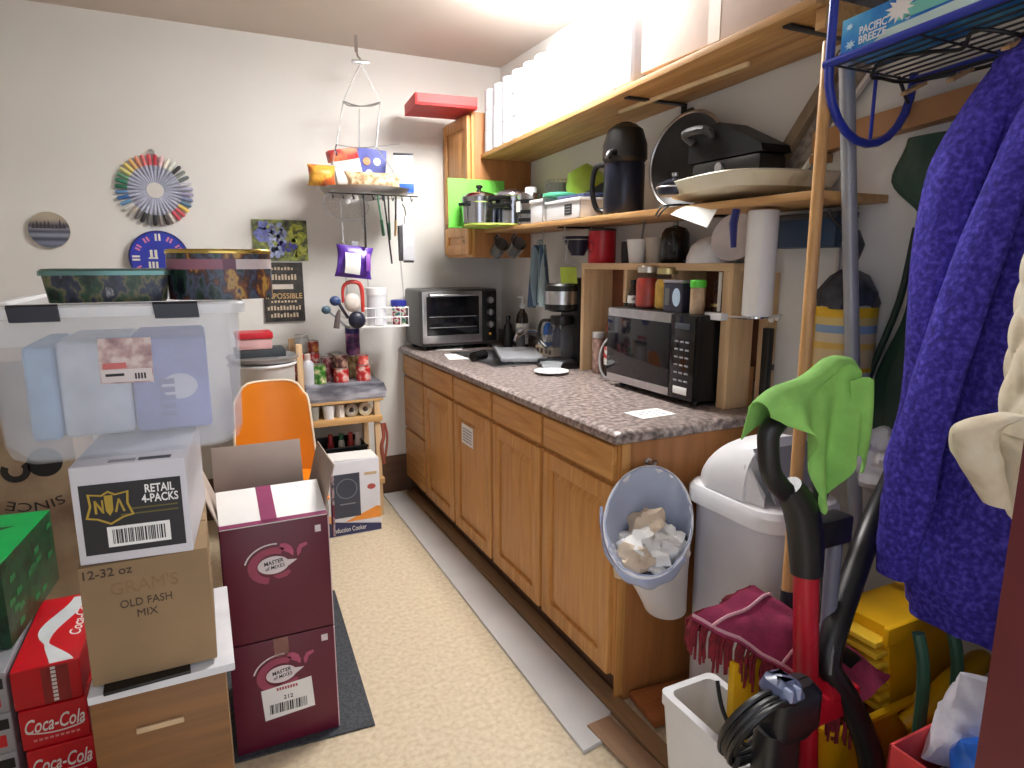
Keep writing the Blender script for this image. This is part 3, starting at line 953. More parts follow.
for s, nm in ((-1, 'side_handle'), (1, 'long_handle')):
    a = R(200) if s < 0 else R(-70)
    d = Vector((math.cos(a), math.sin(a), 0))
    if s < 0:
        part('side_handle', B().beam(Vector((cx, cy, PZ + .1)) + d * .09, Vector((cx, cy, PZ + .1)) + d * .125, .05, .016, .005), BLACK, t)
    else:
        part('long_handle', B().beam(Vector((cx, cy, PZ + .09)) + d * .09, Vector((cx, cy, PZ + .09)) + d * .22, .03, .022, .006).beam(Vector((cx, cy, PZ + .135)) + d * .06, Vector((cx, cy, PZ + .125)) + d * .22, .03, .022, .006), BLACK, t)
t = thing('stock_pot', 'taller plain steel stock pot beside the pressure cooker', 'pot', (1.56, 3.0, PZ))
cx, cy = 1.56, 3.215
part('pot', B().lathe([(.09, PZ - .01), (.1, PZ), (.1, PZ + .145), (.104, PZ + .15), (.104, PZ + .155)], (cx, cy, 0), 32), STL, t)
part('lid', B().lathe([(.104, PZ + .152), (.1, PZ + .165), (.06, PZ + .182), (.01, PZ + .186)], (cx, cy, 0), 32), plain('lid_lilac', (186, 176, 192), .25, .8), t)
part('handle', B().tube([(cx - .1, cy - .03, PZ + .13), (cx - .135, cy - .05, PZ + .13), (cx - .135, cy - .08, PZ + .13), (cx - .085, cy - .08, PZ + .13)], .006, 8, smooth=4), BLACK, t)
t = thing('kitchen_canister', 'steel canister with white lid and dark bands right of the stock pot', 'canister', (1.5, 2.78, SZ))
cx, cy = 1.52, 2.93
part('body', B().lathe([(.065, SZ), (.068, SZ + .004), (.068, SZ + .14), (.062, SZ + .15)], (cx, cy, 0), 28), STL, t)
for z in (.012, .1, .05):
    part('dark_band', B().lathe([(.0688, SZ + z), (.0688, SZ + z + .018)], (cx, cy, 0), 28, cap0=False, cap1=False), BLACK, t)
part('label', B().prism([(-.022, -.025), (.022, -.025), (.022, .025), (-.022, .025)], (cx - .0695, cy - .0, SZ + .085), NY, Z, .0008), PAPER, t)
part('lid', B().lathe([(.03, SZ + .15), (.03, SZ + .175), (.026, SZ + .18)], (cx, cy, 0), 24), WHITE, t)
# wire basket with liner behind
t = thing('wire_basket', 'grey wire basket standing behind the steel canister', 'basket', (1.665, 2.9, SZ))
b = B()
for k in range(8):
    z = SZ + .004 + .03 * k
    b.ring((1.665, 2.9, z), .07, .002, n=24, m=6)
for k in range(20):
    a = 2 * PI * k / 20
    b.cyl((1.665 + .07 * math.cos(a), 2.9 + .07 * math.sin(a), SZ + .002), (1.665 + .07 * math.cos(a), 2.9 + .07 * math.sin(a), SZ + .214), .0018, n=6)
part('wires', b, WIRE, t)
part('liner', B().lathe([(.064, SZ + .005), (.067, SZ + .2), (.065, SZ + .2), (.062, SZ + .01)], (1.665, 2.9, 0), 24), plain('liner_grey', (164, 164, 160), .6), t)
# white trays and green bowls
for k, (y, w, lab) in enumerate(((2.76, .075, 'plain white plastic crate on the lower shelf'), (2.52, .16, 'white plastic crate with a small black label'))):
    t = thing('crate', lab, 'crate', (1.54, y, SZ), 'white crates on the lower shelf')
    b = B()
    x0, x1, y0, y1 = 1.462, 1.63, y - w + .015, y + w - .015
    h = .085 if k else .105
    for a in ((x0, x0 + .004, y0, y1), (x1 - .004, x1, y0, y1), (x0, x1, y0, y0 + .004), (x0, x1, y1 - .004, y1)):
        b.box(*a, SZ, SZ + h, .001)
    b.box(x0, x1, y0, y1, SZ, SZ + .004, .001)
    part('walls', b, WHITE, t)
    b = B()
    for a in ((x0 - .006, x0 + .006, y0 - .006, y1 + .006), (x1 - .006, x1 + .006, y0 - .006, y1 + .006), (x0, x1, y0 - .006, y0 + .006), (x0, x1, y1 - .006, y1 + .006)):
        b.box(*a, SZ + h - .014, SZ + h, .003)
    part('rim', b, WHITE, t)
    if k:
        l = part('label_plate', B().prism([(-.03, -.022), (.03, -.022), (.03, .022), (-.03, .022)], (x0 - .0002, y - .05, SZ + .04), NY, Z, .0012), BLACK, t)
        for j in range(3):
            part('print_line', B().prism([(-.022, -.002), (.02, -.002), (.02, .002), (-.022, .002)], (x0 - .0012, y - .05, SZ + .028 + .012 * j), NY, Z, .0005), GREY, l)
GB = plain('green_bowl', (176, 198, 70), .35, var=.05)
m = Matrix.Rotation(R(152), 4, 'Y') @ Matrix.Rotation(R(8), 4, 'X')
solo('salad_bowl', 'yellow green plastic bowl tipped upside down above the white crates', 'bowl', B().lathe([(.04, 0), (.05, .002), (.085, .05), (.105, .11), (.101, .11), (.08, .05), (.045, .008), (0, .006)], (1.625, 2.67, SZ + .245), 30, m=m, cap1=False), GB)
solo('teal_lid', 'teal plastic lid lying on the white crates', 'lid', B().lathe([(.075, SZ + .107), (.08, SZ + .112), (.08, SZ + .122), (.06, SZ + .128), (0, SZ + .128)], (1.53, 2.66, 0), 28, cap1=False), plain('teal', (90, 190, 150), .4))
solo('plastic_tray', 'dark blue plastic tray lying over the labelled white crate', 'tray', B().obox((1.55, 2.48, SZ + .1), (.15, .2, .012), R(4), ry=R(-4), bev=.004), plain('lid_blue', (84, 92, 130), .4))
# thermos dispenser
t = thing('thermal_carafe', 'tall black thermal coffee dispenser with a curved handle on the lower shelf', 'dispenser', (1.56, 2.13, SZ))
cx, cy = 1.56, 2.205
NAVY = plain('navy_steel', (30, 34, 52), .3, .3)
part('body', B().lathe([(.076, SZ), (.08, SZ + .006), (.08, SZ + .19), (.074, SZ + .205)], (cx, cy, 0), 30), NAVY, t)
part('head', B().lathe([(.076, SZ + .2), (.088, SZ + .215), (.086, SZ + .27), (.068, SZ + .325), (.04, SZ + .345), (.005, SZ + .35)], (cx, cy, 0), 30), BLACK, t)
part('spout', B().tube([(cx - .05, cy - .03, SZ + .235), (cx - .1, cy - .045, SZ + .225), (cx - .115, cy - .05, SZ + .2)], [.016, .013, .011], 10, smooth=3), BLACK, t)
part('handle', B().tube([(cx - .045, cy + .065, SZ + .2), (cx - .07, cy + .1, SZ + .19), (cx - .075, cy + .115, SZ + .11), (cx - .06, cy + .1, SZ + .03), (cx - .03, cy + .07, SZ + .02)], .011, 10, smooth=5), BLACK, t)
part('pump_cap', B().cyl((cx, cy, SZ + .344), (cx, cy, SZ + .352), .03, .024), BLACK, t)
# wok standing on edge
m = Matrix.Rotation(R(-10), 4, 'Z') @ Matrix.Rotation(R(60), 4, 'X') @ Matrix.Identity(4)
t = thing('wok', 'large black wok standing on edge behind the baking sheet', 'pan', (1.59, 1.88, SZ))
o = Vector((1.63, 1.925, SZ + .178))
m = Matrix.Rotation(R(8), 4, 'Z') @ Matrix.Rotation(R(97), 4, 'Y')
part('bowl', B().lathe([(.03, .062), (.08, .056), (.13, .03), (.168, 0), (.172, -.002), (.172, -.005), (.165, -.004), (.128, .024), (.078, .049), (.0, .056)], o, 44, m=m, cap0=True, cap1=False), plain('wok_black', (14, 14, 18), .34), t)
q = B()
q.tube([o + m @ Vector((.17 * math.cos(2 * PI * i / 48), .17 * math.sin(2 * PI * i / 48), -.004)) for i in range(48)], .006, 6, closed=True)
part('rim', q, STEEL, t)
part('handle', B().tube([o + m @ Vector((-.171, 0, 0)), o + m @ Vector((-.185, .012, .012)), o + m @ Vector((-.181, .04, .012))], .007, 8), BLACK, t)
# electric grill, tilted up
GZ = SZ + .083
t = thing('contact_grill', 'black contact grill with a sloping lid on the lower shelf', 'grill', (1.63, 1.63, GZ))
b = B()
b.box(1.55, 1.665, 1.5, 1.8, GZ + .004, GZ + .06, .015)
part('base', b, BLACK, t)
b = B()
prof = [(1.82, GZ + .062), (1.82, GZ + .13), (1.78, GZ + .165), (1.68, GZ + .175), (1.5, GZ + .085), (1.49, GZ + .062)]
b.rings([[(x, y, z) for y, z in prof] for x in (1.55, 1.56, 1.66, 1.67)], True, True, True)
part('lid', b, plain('grill_black', (9, 9, 10), .5, **{'Specular IOR Level': .25}), t)
part('ribbed_handle', B().tube([(1.55, 1.71, GZ + .14), (1.515, 1.71, GZ + .155), (1.515, 1.8, GZ + .155), (1.55, 1.8, GZ + .13)], .014, 10, smooth=4), GREYD, t)
for x in (1.57, 1.65):
    for y in (1.53, 1.77):
        part('foot', B().cyl((x, y, GZ), (x, y, GZ + .006), .01), BLACK, t)
part('control_knob', B().cyl((1.549, 1.66, GZ + .032), (1.536, 1.66, GZ + .032), .016), STEEL, t)
# saucepan in front
t = thing('saucepan', 'small dark saucepan with steel lid bands in front of the wok', 'pan', (1.49, 1.83, SZ))
cx, cy = 1.478, 1.795
part('pot', B().lathe([(.05, SZ + .037), (.058, SZ + .043), (.06, SZ + .06), (.057, SZ + .06), (.05, SZ + .045)], (cx, cy, 0), 26), NAVY, t)
part('lid', B().lathe([(.062, SZ + .061), (.058, SZ + .075), (.03, SZ + .09), (.004, SZ + .092)], (cx, cy, 0), 26), plain('lid_glass', (46, 48, 56), .08), t)
part('lid_ring', B().ring((cx, cy, SZ + .063), .061, .003), STEEL, t)
part('lid_knob', B().lathe([(.005, SZ + .092), (.012, SZ + .1), (.012, SZ + .11), (.004, SZ + .113)], (cx, cy, 0), 14), STEEL, t)
# serving tongs poking over the edge
solo('tongs', 'dark metal tongs poking over the lower shelf edge', 'tongs', B().tube([(1.5, 1.76, SZ + .004), (1.43, 1.79, SZ + .002), (1.405, 1.8, SZ - .03)], .003, 6, smooth=4).tube([(1.5, 1.74, SZ + .004), (1.435, 1.765, SZ + .002), (1.405, 1.79, SZ - .035)], .003, 6, smooth=4), DARKMET)
# cream baking sheet at the near end
t = thing('baking_sheet', 'worn cream baking sheet lying on the near end of the lower shelf', 'tray', (1.5, 1.35, SZ))
b = B()
z = SZ + .074
OUT = spline([Vector((x, y, 0)) for x, y in ((1.735, 1.84), (1.62, 1.885), (1.51, 1.875), (1.44, 1.75), (1.4, 1.56), (1.41, 1.45), (1.5, 1.39), (1.64, 1.365), (1.735, 1.37), (1.738, 1.6))], 4, True)


def rr(i, zz):
    c = Vector((1.62, 1.62, 0))
    return [p + (c - p).normalized() * i + Vector((0, 0, zz)) for p in OUT]


b.rings([rr(.07, z - .052), rr(.02, z - .04), rr(.004, z - .012), rr(.0, z), rr(.006, z + .002), rr(.012, z - .012), rr(.03, z - .03), rr(.07, z - .04)], True, True, True)
part('tray', b, blot('worn_enamel', [(.3, (150, 130, 90)), (.42, (222, 214, 184)), (.7, (236, 230, 212))], 6, .4), t)
b = B().tube([Vector(p) for p in rr(.003, z + .001)], .004, 6, closed=True)
part('rolled_rim', b, plain('rim_cream', (214, 208, 188), .35, .3), t)
t = thing('folded_paper', 'white folded paper drooping below the baking sheet', 'paper', (1.44, 1.55, S2 - .08))
part('sheet', B().sheet(lambda u, v: (1.453 - .05 * u + .02 * v, 1.72 - .15 * v, S2 - .004 - .075 * u * (.35 + .65 * v)), 8, 8, .0015), PAPER, t)
solo('blue_clip', 'dark blue clip hanging below the lower shelf edge', 'clip', B().tube([(1.455, 1.485, S2 - .03), (1.447, 1.485, S2 - .07), (1.45, 1.482, S2 - .14)], [.012, .012, .008], 8), plain('clip_blue', (34, 40, 110), .4))

# hung under the lower shelf
UZ = S2 - .0225
for k, (y, x, lab) in enumerate(((3.27, 1.5, 'grey mug hanging from a hook under the far end of the lower shelf'), (3.12, 1.53, 'second grey mug hanging under the lower shelf beside the towel'))):
    t = thing('hanging_mug', lab, 'mug', (x, y, UZ - .15), 'mugs hanging under the lower shelf')
    m = Matrix.Rotation(R(60), 4, 'X')
    o = Vector((x, y, UZ - .085))
    part('cup', B().lathe([(.032, -.045), (.036, -.043), (.042, .045), (.039, .045), (.032, -.038)], o, 24, m=m), clear('smoke_' + str(k), (110, 108, 106), .1, .75), t)
    part('handle', B().tube([o + m @ Vector((0, .04, .03)), o + m @ Vector((0, .07, .02)), o + m @ Vector((0, .07, -.02)), o + m @ Vector((0, .035, -.03))], .005, 8, smooth=4), GREYD, t)
    part('hook', B().tube([(x, y, UZ), (x, y, UZ - .02), (x, y + .012, UZ - .035), (x, y + .02, UZ - .025)], .002, 6, smooth=4), WIRE, t)
t = thing('hanging_cup_rack', 'dark hanging filter cone in a wire loop above the coffee maker', 'rack', (1.56, 2.55, UZ - .15))
part('cone', B().lathe([(.03, UZ - .13), (.065, UZ - .06), (.07, UZ - .045), (.064, UZ - .045), (.028, UZ - .12)], (1.57, 2.56, 0), 26), NAVY, t)
part('wire_loop', B().ring((1.57, 2.56, UZ - .06), .074, .0025).tube([(1.5, 2.56, UZ - .06), (1.5, 2.56, UZ - .002)], .0025, 6).tube([(1.64, 2.56, UZ - .06), (1.64, 2.56, UZ - .002)], .0025, 6).tube([(1.5, 2.53, UZ - .06), (1.47, 2.5, UZ - .16), (1.5, 2.47, UZ - .17)], .0025, 6), WIRE, t)
# striped towel
TW = bands('towel_stripes', [(0, (140, 156, 166)), (.12, (76, 100, 122)), (.2, (160, 176, 178)), (.3, (64, 92, 116)), (.42, (146, 168, 172)), (.55, (44, 64, 84)), (.66, (130, 148, 156)), (.78, (54, 70, 90)), (.9, (120, 140, 154))], 'Y', .2, -.1, .9)
b = B()


def tow(u, v):
    f = (v - .5)
    y = 2.94 + f * (.1 + .1 * u ** .6)
    x = 1.585 - .028 * math.cos(v * 22) * (.5 + .5 * u) - .012 * math.sin(v * 9)
    return (x, y, 1.49 - .29 * u - .035 * abs(f) * 2 * u)


b.sheet(tow, 14, 40, .004)
t = thing('dish_towel', 'blue and grey striped dish towel hanging from a hook under the shelf', 'towel', (1.59, 2.94, 1.2))
part('cloth', b, TW, t)
part('hook', B().tube([(1.595, 2.94, UZ), (1.595, 2.94, 1.52), (1.575, 2.94, 1.495), (1.565, 2.94, 1.51)], .003, 6, smooth=4), WIRE, t)
part('loop', B().ring((1.58, 2.94, 1.5), .014, .004, (0, 1, 0)), TW, t)
# dark things at the wall beyond the roll
bx_ = B().box(1.668, 1.742, 1.625 - .2 + .05, 1.555, CZ + .0005, 1.2, .006)
t = thing('black_case', 'black upright case in the gap behind the paper towel roll', 'case', (1.7, 1.55, CZ))
part('case', B().box(1.672, WX - .05, 1.525, 1.556, CZ + .0005, 1.19, .005), BLACK, t)
part('latch', B().box(1.69, 1.7, 1.522, 1.5255, 1.05, 1.07, .001), GREYD, t)
t = thing('blue_bin', 'dark blue box stored on the wall just under the lower shelf', 'box', (1.7, 1.4, 1.44))
part('box', B().box(1.655, 1.742, 1.3, 1.545, 1.445, 1.53, .008), plain('deep_blue', (40, 66, 96), .5), t)
part('lid', B().box(1.65, 1.743, 1.295, 1.55, 1.528, 1.546, .004), GREYD, t)
# ---------------------------------------------------------------- on the back wall
WY = BY - .001


def disc(r, x, z, th=.012, y=None, n=48):
    y = WY if y is None else y
    return B().lathe([(r * .98, 0), (r, .003), (r, th - .002), (r * .985, th)], (x, y, z), n, m=Matrix.Rotation(R(90), 4, 'X'))


t = thing('wall_plate', 'round picture plate with a winter scene on the back wall', 'plate', (-.604, WY, 1.47))
part('plate', disc(.083, -.604, 1.553), plain('plate_rim', (206, 196, 178), .3), t)
part('scene', disc(.082, -.604, 1.553, .002, WY - .012), bands('winter_scene', [(0, (80, 90, 110)), (.15, (130, 136, 156)), (.25, (60, 66, 84)), (.36, (150, 156, 172)), (.45, (76, 80, 100)), (.54, (140, 140, 150)), (.62, (78, 72, 84)), (.8, (176, 166, 150)), (1, (190, 180, 156))], 'Z', .165, 0, .35, 'LINEAR'), t)
b = B()
rnd = random.Random(3)
for k in range(9):
    x = -.06 + .015 * k
    h = .02 + .03 * rnd.random()
    b.prism([(x - .008, 0), (x + .008, 0), (x, h)], (-.604, WY - .0139, 1.56), X, Z, .0008)
part('tree_print', b, plain('pine_print', (66, 62, 72), .5), t)

# ring of coloured skeins
t = thing('skein_wheel', 'round wall wheel of skeins with coloured tips on the back wall', 'ornament', (-.148, WY, 1.57))
cx, cz = -.148, 1.753
cols = [(216, 90, 100), (226, 120, 120), (236, 160, 130), (236, 190, 130), (240, 216, 130), (232, 226, 150), (120, 176, 140), (70, 150, 120), (60, 130, 100), (110, 150, 196), (70, 120, 190), (120, 170, 214), (226, 224, 220), (210, 200, 190), (120, 120, 124), (60, 60, 64), (130, 130, 130), (50, 50, 54), (150, 140, 136), (70, 60, 60), (216, 206, 200), (206, 80, 96), (216, 100, 110), (236, 206, 110), (96, 130, 160), (130, 140, 176), (170, 166, 196), (180, 180, 206), (206, 206, 214), (110, 116, 116), (130, 136, 130), (56, 56, 58), (216, 220, 210), (230, 226, 210), (240, 200, 204), (206, 70, 84)]
SK = plain('skein_grey', (176, 180, 200), .7, var=.06, scale=40)
N = len(cols)
for k, c in enumerate(cols):
    a = PI / 2 + 2 * PI * (k + .5) / N
    d = Vector((math.cos(a), 0, math.sin(a)))
    o = Vector((cx, WY - .012, cz))
    m_ = plain('skein_%d' % k, c, .7)
    b = B()
    b.tube([o + d * .035, o + d * .06, o + d * .12], [.004, .007, .008], 8)
    b.tube([o + d * .1195, o + d * .165, o + d * .172], [.0085, .009, .004], 8, mi=1)
    part('skein', b, [SK, m_], t)
part('hub', disc(.038, cx, cz, .02), OFFW, t)
part('hanger', B().ring((cx, WY - .008, cz + .182), .012, .003, (0, 1, 0)), WIRE, t)

# blue clock
t = thing('wall_clock', 'round blue wall clock with pale numerals partly behind a tin', 'clock', (-.16, WY, 1.32))
cx, cz = -.157, 1.424
CB = plain('clock_blue', (44, 58, 176), .35)
part('case', disc(.135, cx, cz, .03), plain('clock_rim', (44, 46, 120), .3), t)
part('dial', disc(.127, cx, cz, .002, WY - .03), CB, t)
PK = plain('pink_mark', (216, 130, 160), .5)
CW = plain('cream_mark', (236, 232, 210), .5)
for h in range(12):
    a = PI / 2 - h * PI / 6
    d = Vector((math.cos(a), 0, math.sin(a)))
    sd = Vector((-d.z, 0, d.x))
    b = B()
    for s in (-1, 1):
        b.prism([(-.0045, -.017 if h % 3 == 0 else -.012), (.0045, -.017 if h % 3 == 0 else -.012), (.0045, .017 if h % 3 == 0 else .012), (-.0045, .017 if h % 3 == 0 else .012)], Vector((cx, WY - .0319, cz)) + d * .102 + sd * s * .008, Vector((sd.x * -1, 0, sd.z * -1)), d, .001)
    part('hour_mark', b, CW if h % 3 == 0 else PK, t)
b = B()
for x in (-.04, -.02):
    b.prism([(x, .0), (x + .012, .0), (x + .012, .04), (x, .04)], (cx, WY - .0319, cz), X, Z, .001)
b.prism([(-.048, -.004), (-.006, -.004), (-.006, .003), (-.048, .003)], (cx, WY - .0319, cz), X, Z, .001)
for x in (-.05, -.034, -.018):
    b.prism([(x, -.05), (x + .01, -.05), (x + .01, -.018), (x, -.018)], (cx, WY - .0319, cz), X, Z, .001)
part('centre_print', b, CW, t)
part('minute_hand', B().beam((cx, WY - .036, cz), (cx + .055, WY - .036, cz + .06), .004, .002), BLACK, t)

# hydrangea picture
t = thing('picture', 'square picture of blue and lime hydrangeas on the back wall', 'picture', (.428, WY, 1.412))
px, pz = .428, 1.52
part('panel', B().box(px - .14, px + .14, WY - .01, WY, pz - .108, pz + .108, .003), blot('leaf_print', [(.35, (62, 58, 60)), (.5, (120, 130, 84)), (.62, (176, 190, 96))], 22, .5), t)
rnd = random.Random(5)
FL = [plain('petal_blue', (128, 136, 206), .6, var=.15, scale=60), plain('petal_pale', (170, 184, 230), .6, var=.15, scale=60), plain('petal_violet', (84, 84, 170), .6, var=.15, scale=60), plain('petal_lime', (196, 206, 96), .6, var=.15, scale=60)]
for nm, mi, (x, z, w, h), n in (('blue_bloom', 0, (-.085, .045, .05, .045), 26), ('pale_bloom', 1, (-.02, .02, .045, .07), 34), ('violet_bloom', 2, (.03, -.03, .045, .025), 16), ('lime_bloom', 3, (.085, .03, .04, .05), 26), ('lime_bloom', 3, (.1, -.065, .03, .03), 14), ('pale_bloom', 1, (-.03, -.06, .035, .03), 16)):
    b = B()
    for k in range(n):
        a, r_ = rnd.random() * 2 * PI, math.sqrt(rnd.random())
        b.prism(circ(.013, 8, x + w * r_ * math.cos(a), z + h * r_ * math.sin(a)), (px, WY - .0099 - .0002 * (k % 4), pz), X, Z, .0008)
    part(nm, b, FL[mi], t)

# black motto sign
t = thing('motto_sign', 'black motto board with cream lettering below the hydrangea picture', 'sign', (.42, WY, 1.08))
sx_, sz_ = .428, 1.242
part('board', B().box(sx_ - .105, sx_ + .105, WY - .012, WY, sz_ - .16, sz_ + .16, .003), blot('slate_board', [(.4, (44, 42, 42)), (.6, (70, 66, 62))], 30, .6), t)
CR = plain('cream_paint', (204, 186, 160), .6)
CRY = plain('tan_paint', (206, 172, 116), .6)
sy_ = WY - .0121
part('panel_print', B().prism([(-.06, -.013), (.05, -.013), (.05, .013), (-.06, .013)], (sx_, sy_, sz_ + .03), X, Z, .0006), plain('pale_print', (214, 206, 196), .6), t)
text('IMPOSSIBLE', t, CRY, (sx_, sy_, sz_ - .02), X, Z, .19, .03, bold=.01)
for z, w, h in ((.128, .12, .016), (.082, .15, .03), (-.05, .14, .012), (-.085, .18, .024), (-.125, .15, .024)):
    b = B()
    n = max(5, int(w / .016))
    for k in range(n):
        x = -w / 2 + w * k / n
        hh = h * (1 if (k * 7) % 3 else .75)
        b.prism([(x, -h / 2), (x + w / n * .62, -h / 2), (x + w / n * .62, -h / 2 + hh), (x, -h / 2 + hh)], (sx_, sy_, sz_ + z), X, Z, .0006)
    part('small_lettering', b, CR, t)

# ---------------------------------------------------------------- hanging basket by the back wall
HX, HY = .838, 3.5
t = thing('hanging_basket', 'tiered wire basket hanging on chains from a ceiling hook', 'basket', (HX, HY, 1.03))
part('ceiling_hook', B().cyl((HX, HY + .08, 2.549), (HX, HY + .08, 2.47), .009, n=10).tube([(HX, HY + .08, 2.48), (HX, HY + .05, 2.44), (HX, HY + .01, 2.42), (HX, HY, 2.4)], .005, 8, smooth=5), CHROME, t)
part('hook_plate', B().beam((HX - .045, HY, 2.4), (HX + .045, HY, 2.405), .014, .018, .004), STEEL, t)
ring_z = 2.19
A = [(HX - .095, HY, ring_z + .015), (HX + .095, HY, ring_z + .03)]


def chain(name, p0, p1, n, r0=.0042, r=.0011):
    """links along a straight run, one part"""
    b = B()
    p0, p1 = Vector(p0), Vector(p1)
    d = (p1 - p0).normalized()
    u = d.orthogonal().normalized()
    for i in range(n):
        q = Matrix.Rotation((i % 2) * PI / 2, 3, d)
        w = q @ u
        c = p0 + (p1 - p0) * ((i + .5) / n)
        L = (p1 - p0).length / n * .72
        b.tube([c + d * L * math.cos(a) + w * r0 * math.sin(a) for a in [2 * PI * k / 8 for k in range(8)]], r, 4, closed=True)
    part(name, b, WIRE, t)


chain('chain', (HX, HY, 2.395), A[0], 16)
chain('chain', (HX, HY, 2.395), A[1], 16)
part('spreader_ring', B().tube([A[0], (HX - .05, HY - .06, ring_z - .012), (HX + .03, HY - .06, ring_z - .008), A[1], (HX + .04, HY + .06, ring_z + .02), (HX - .05, HY + .06, ring_z + .01)], .0035, 6, smooth=5, closed=True), WIRE, t)
T1 = 1.775
B1 = [(HX - .15, HY - .05, 1.985), (HX + .05, HY - .05, 1.99), (HX + .19, HY, 2.02)]
part('upper_wire', B().tube([B1[0], (HX - .05, HY - .06, 1.975), B1[1], B1[2]], .0025, 6, smooth=6), WIRE, t)
part('wire_hook', B().tube([B1[0], (HX - .155, HY - .05, 1.96), (HX - .15, HY - .05, 1.93)], .004, 6), DARKMET, t)
chain('chain', A[0], B1[0], 18)
chain('chain', A[1], B1[1], 18)
chain('chain', B1[0], (HX - .2, HY - .05, T1 + .01), 18)
chain('chain', B1[1], (HX + .2, HY - .05, T1 + .01), 20)
chain('chain', (HX, HY + .06, ring_z), (HX, HY + .16, T1 + .01), 34)
# top tray: wire bowl with a sheet-metal edge
b = B().lathe([(.17, T1 - .028), (.2, T1 - .022), (.235, T1 + .006), (.238, T1 + .006), (.236, T1 + .002), (.2, T1 - .026), (.17, T1 - .031)], (HX, HY, 0), 40, sx=1.03, sy=.85, cap0=False, cap1=False)
b.lathe([(.0, T1 - .029), (.2, T1 - .027), (.2, T1 - .031), (.0, T1 - .033)], (HX, HY, 0), 40, sx=1.0, sy=.83, cap0=False, cap1=False)
part('top_tray', b, plain('tray_metal', (196, 192, 186), .3, .8), t)
b = B()
for k in range(9):
    x = HX - .2 + .05 * k
    b.tube([(x, HY - .14, T1 - .034), (x, HY - .15, T1 - .06), (x, HY - .165, T1 - .06), (x, HY - .168, T1 - .048)], .0022, 6, smooth=3)
b.tube([(HX - .22, HY - .14, T1 - .035), (HX + .24, HY - .14, T1 - .035)], .003, 6)
part('hook_bar', b, DARKMET, t)
chain('chain', (HX - .15, HY - .08, T1 - .033), (HX - .135, HY - .08, 1.16), 46)
chain('chain', (HX + .13, HY - .08, T1 - .033), (HX + .17, HY - .08, 1.16), 46)
chain('chain', (HX, HY + .12, T1 - .033), (HX + .02, HY + .09, 1.16), 46)
# lower wire tier
b = B()
lx0, lx1, ly0, ly1, lz0, lz1 = HX - .14, HX + .18, HY - .11, HY + .1, 1.065, 1.165
for z in (lz0, (lz0 + lz1) / 2, lz1):
    b.tube([(lx0, ly0, z), (lx1, ly0, z), (lx1, ly1, z), (lx0, ly1, z)], .0028, 6, closed=True)
for k in range(8):
    x = lx0 + (lx1 - lx0) * k / 7
    b.tube([(x, ly0, lz1), (x, ly0, lz0), (x, ly1, lz0), (x, ly1, lz1)], .002, 6)
for k in range(1, 5):
    y = ly0 + (ly1 - ly0) * k / 5
    b.tube([(lx0, y, lz0), (lx1, y, lz0)], .002, 6)
part('lower_tier', b, plain('white_wire', (226, 226, 228), .4), t)
part('tier_floor', B().box(lx0 + .003, lx1 - .003, ly0 + .003, ly1 - .003, lz0 + .0035, lz0 + .0065, .001), OFFW, t)

# in the top tray
TT = T1 - .0285


def pouch(name, label, cat, c, w, h, d, mats, rz=0, tilt=0, seal=.2, lump=.1, seed=0, mi_top=.8):
    """pillow bag: flat sealed top, bulging middle; second material above mi_top"""
    b = B()
    m = Matrix.Translation(c) @ Matrix.Rotation(rz, 4, 'Z') @ Matrix.Rotation(tilt, 4, 'Y')
    n, k = 20, 12
    rings = []
    for j in range(k + 1):
        v = j / k
        th = d / 2 * max(.03, math.sin(PI * min(1, max(0, v * .94 + .03))) ** .6)
        ww = w / 2 * (1 - .12 * math.sin(PI * v))
        ring = []
        for i in range(n):
            a = 2 * PI * i / n
            q = Vector((ww * math.copysign(abs(math.cos(a)) ** .7, math.cos(a)), th * math.copysign(abs(math.sin(a)) ** .9, math.sin(a)), h * v))
            q += Vector((.3, 1, .3)) * (lump * d * noise.noise(Vector((q.x * 30 + seed, q.y * 20, q.z * 30))) * math.sin(PI * v))
            ring.append(m @ q)
        rings.append(ring)
    b.rings(rings, True, True, True)
    b.bm.faces.ensure_lookup_table()
    if len(mats) > 1:
        zc = sorted(f.calc_center_median().z for f in b.bm.faces)
        z0, z1 = zc[0], zc[-1]
        for f in b.bm.faces:
            if (f.calc_center_median().z - z0) / (z1 - z0) > mi_top:
                f.material_index = 1
    return solo(name, label, cat, b, mats)


pouch('snack_bag', 'orange and yellow snack bag drooping over the left of the top tray', 'bag', (HX - .235, HY - .08, TT + .03), .14, .1, .09, [blot('bag_orange', [(.38, (206, 150, 60)), (.5, (226, 170, 60)), (.6, (216, 96, 50)), (.72, (120, 110, 60))], 18, .4)], R(5), seed=2)
t = thing('carton', 'red topped white carton standing in the top tray', 'box', (HX - .08, HY + .02, TT))
part('box', B().obox((HX - .085, HY + .02, TT + .12), (.14, .05, .2), R(4), ry=R(-12), bev=.002), plain('carton_white', (226, 220, 216), .5), t)
part('red_flap', B().obox((HX - .11, HY + .015, TT + .2), (.15, .06, .055), R(4), ry=R(-12), bev=.003), blot('red_top', [(.42, (190, 36, 40)), (.58, (216, 110, 60))], 22, .5), t)
t = thing('carton', 'blue biscuit box standing behind the pretzel bag', 'box', (HX + .05, HY + .06, TT))
part('box', B().obox((HX + .045, HY + .06, TT + .125), (.15, .05, .24), R(-4), ry=R(5), bev=.002), plain('box_blue', (88, 96, 176), .5), t)
for x, z, c in ((.02, .18, (226, 160, 110)), (.075, .18, (226, 226, 236)), (.03, .12, (210, 206, 226))):
    part('spot_print', B().prism(circ(.02, 14), (HX + x, HY + .033, TT + z), X, Z, .0016), plain('spot_%d' % int(x * 1000 + z * 100), c, .5), t)
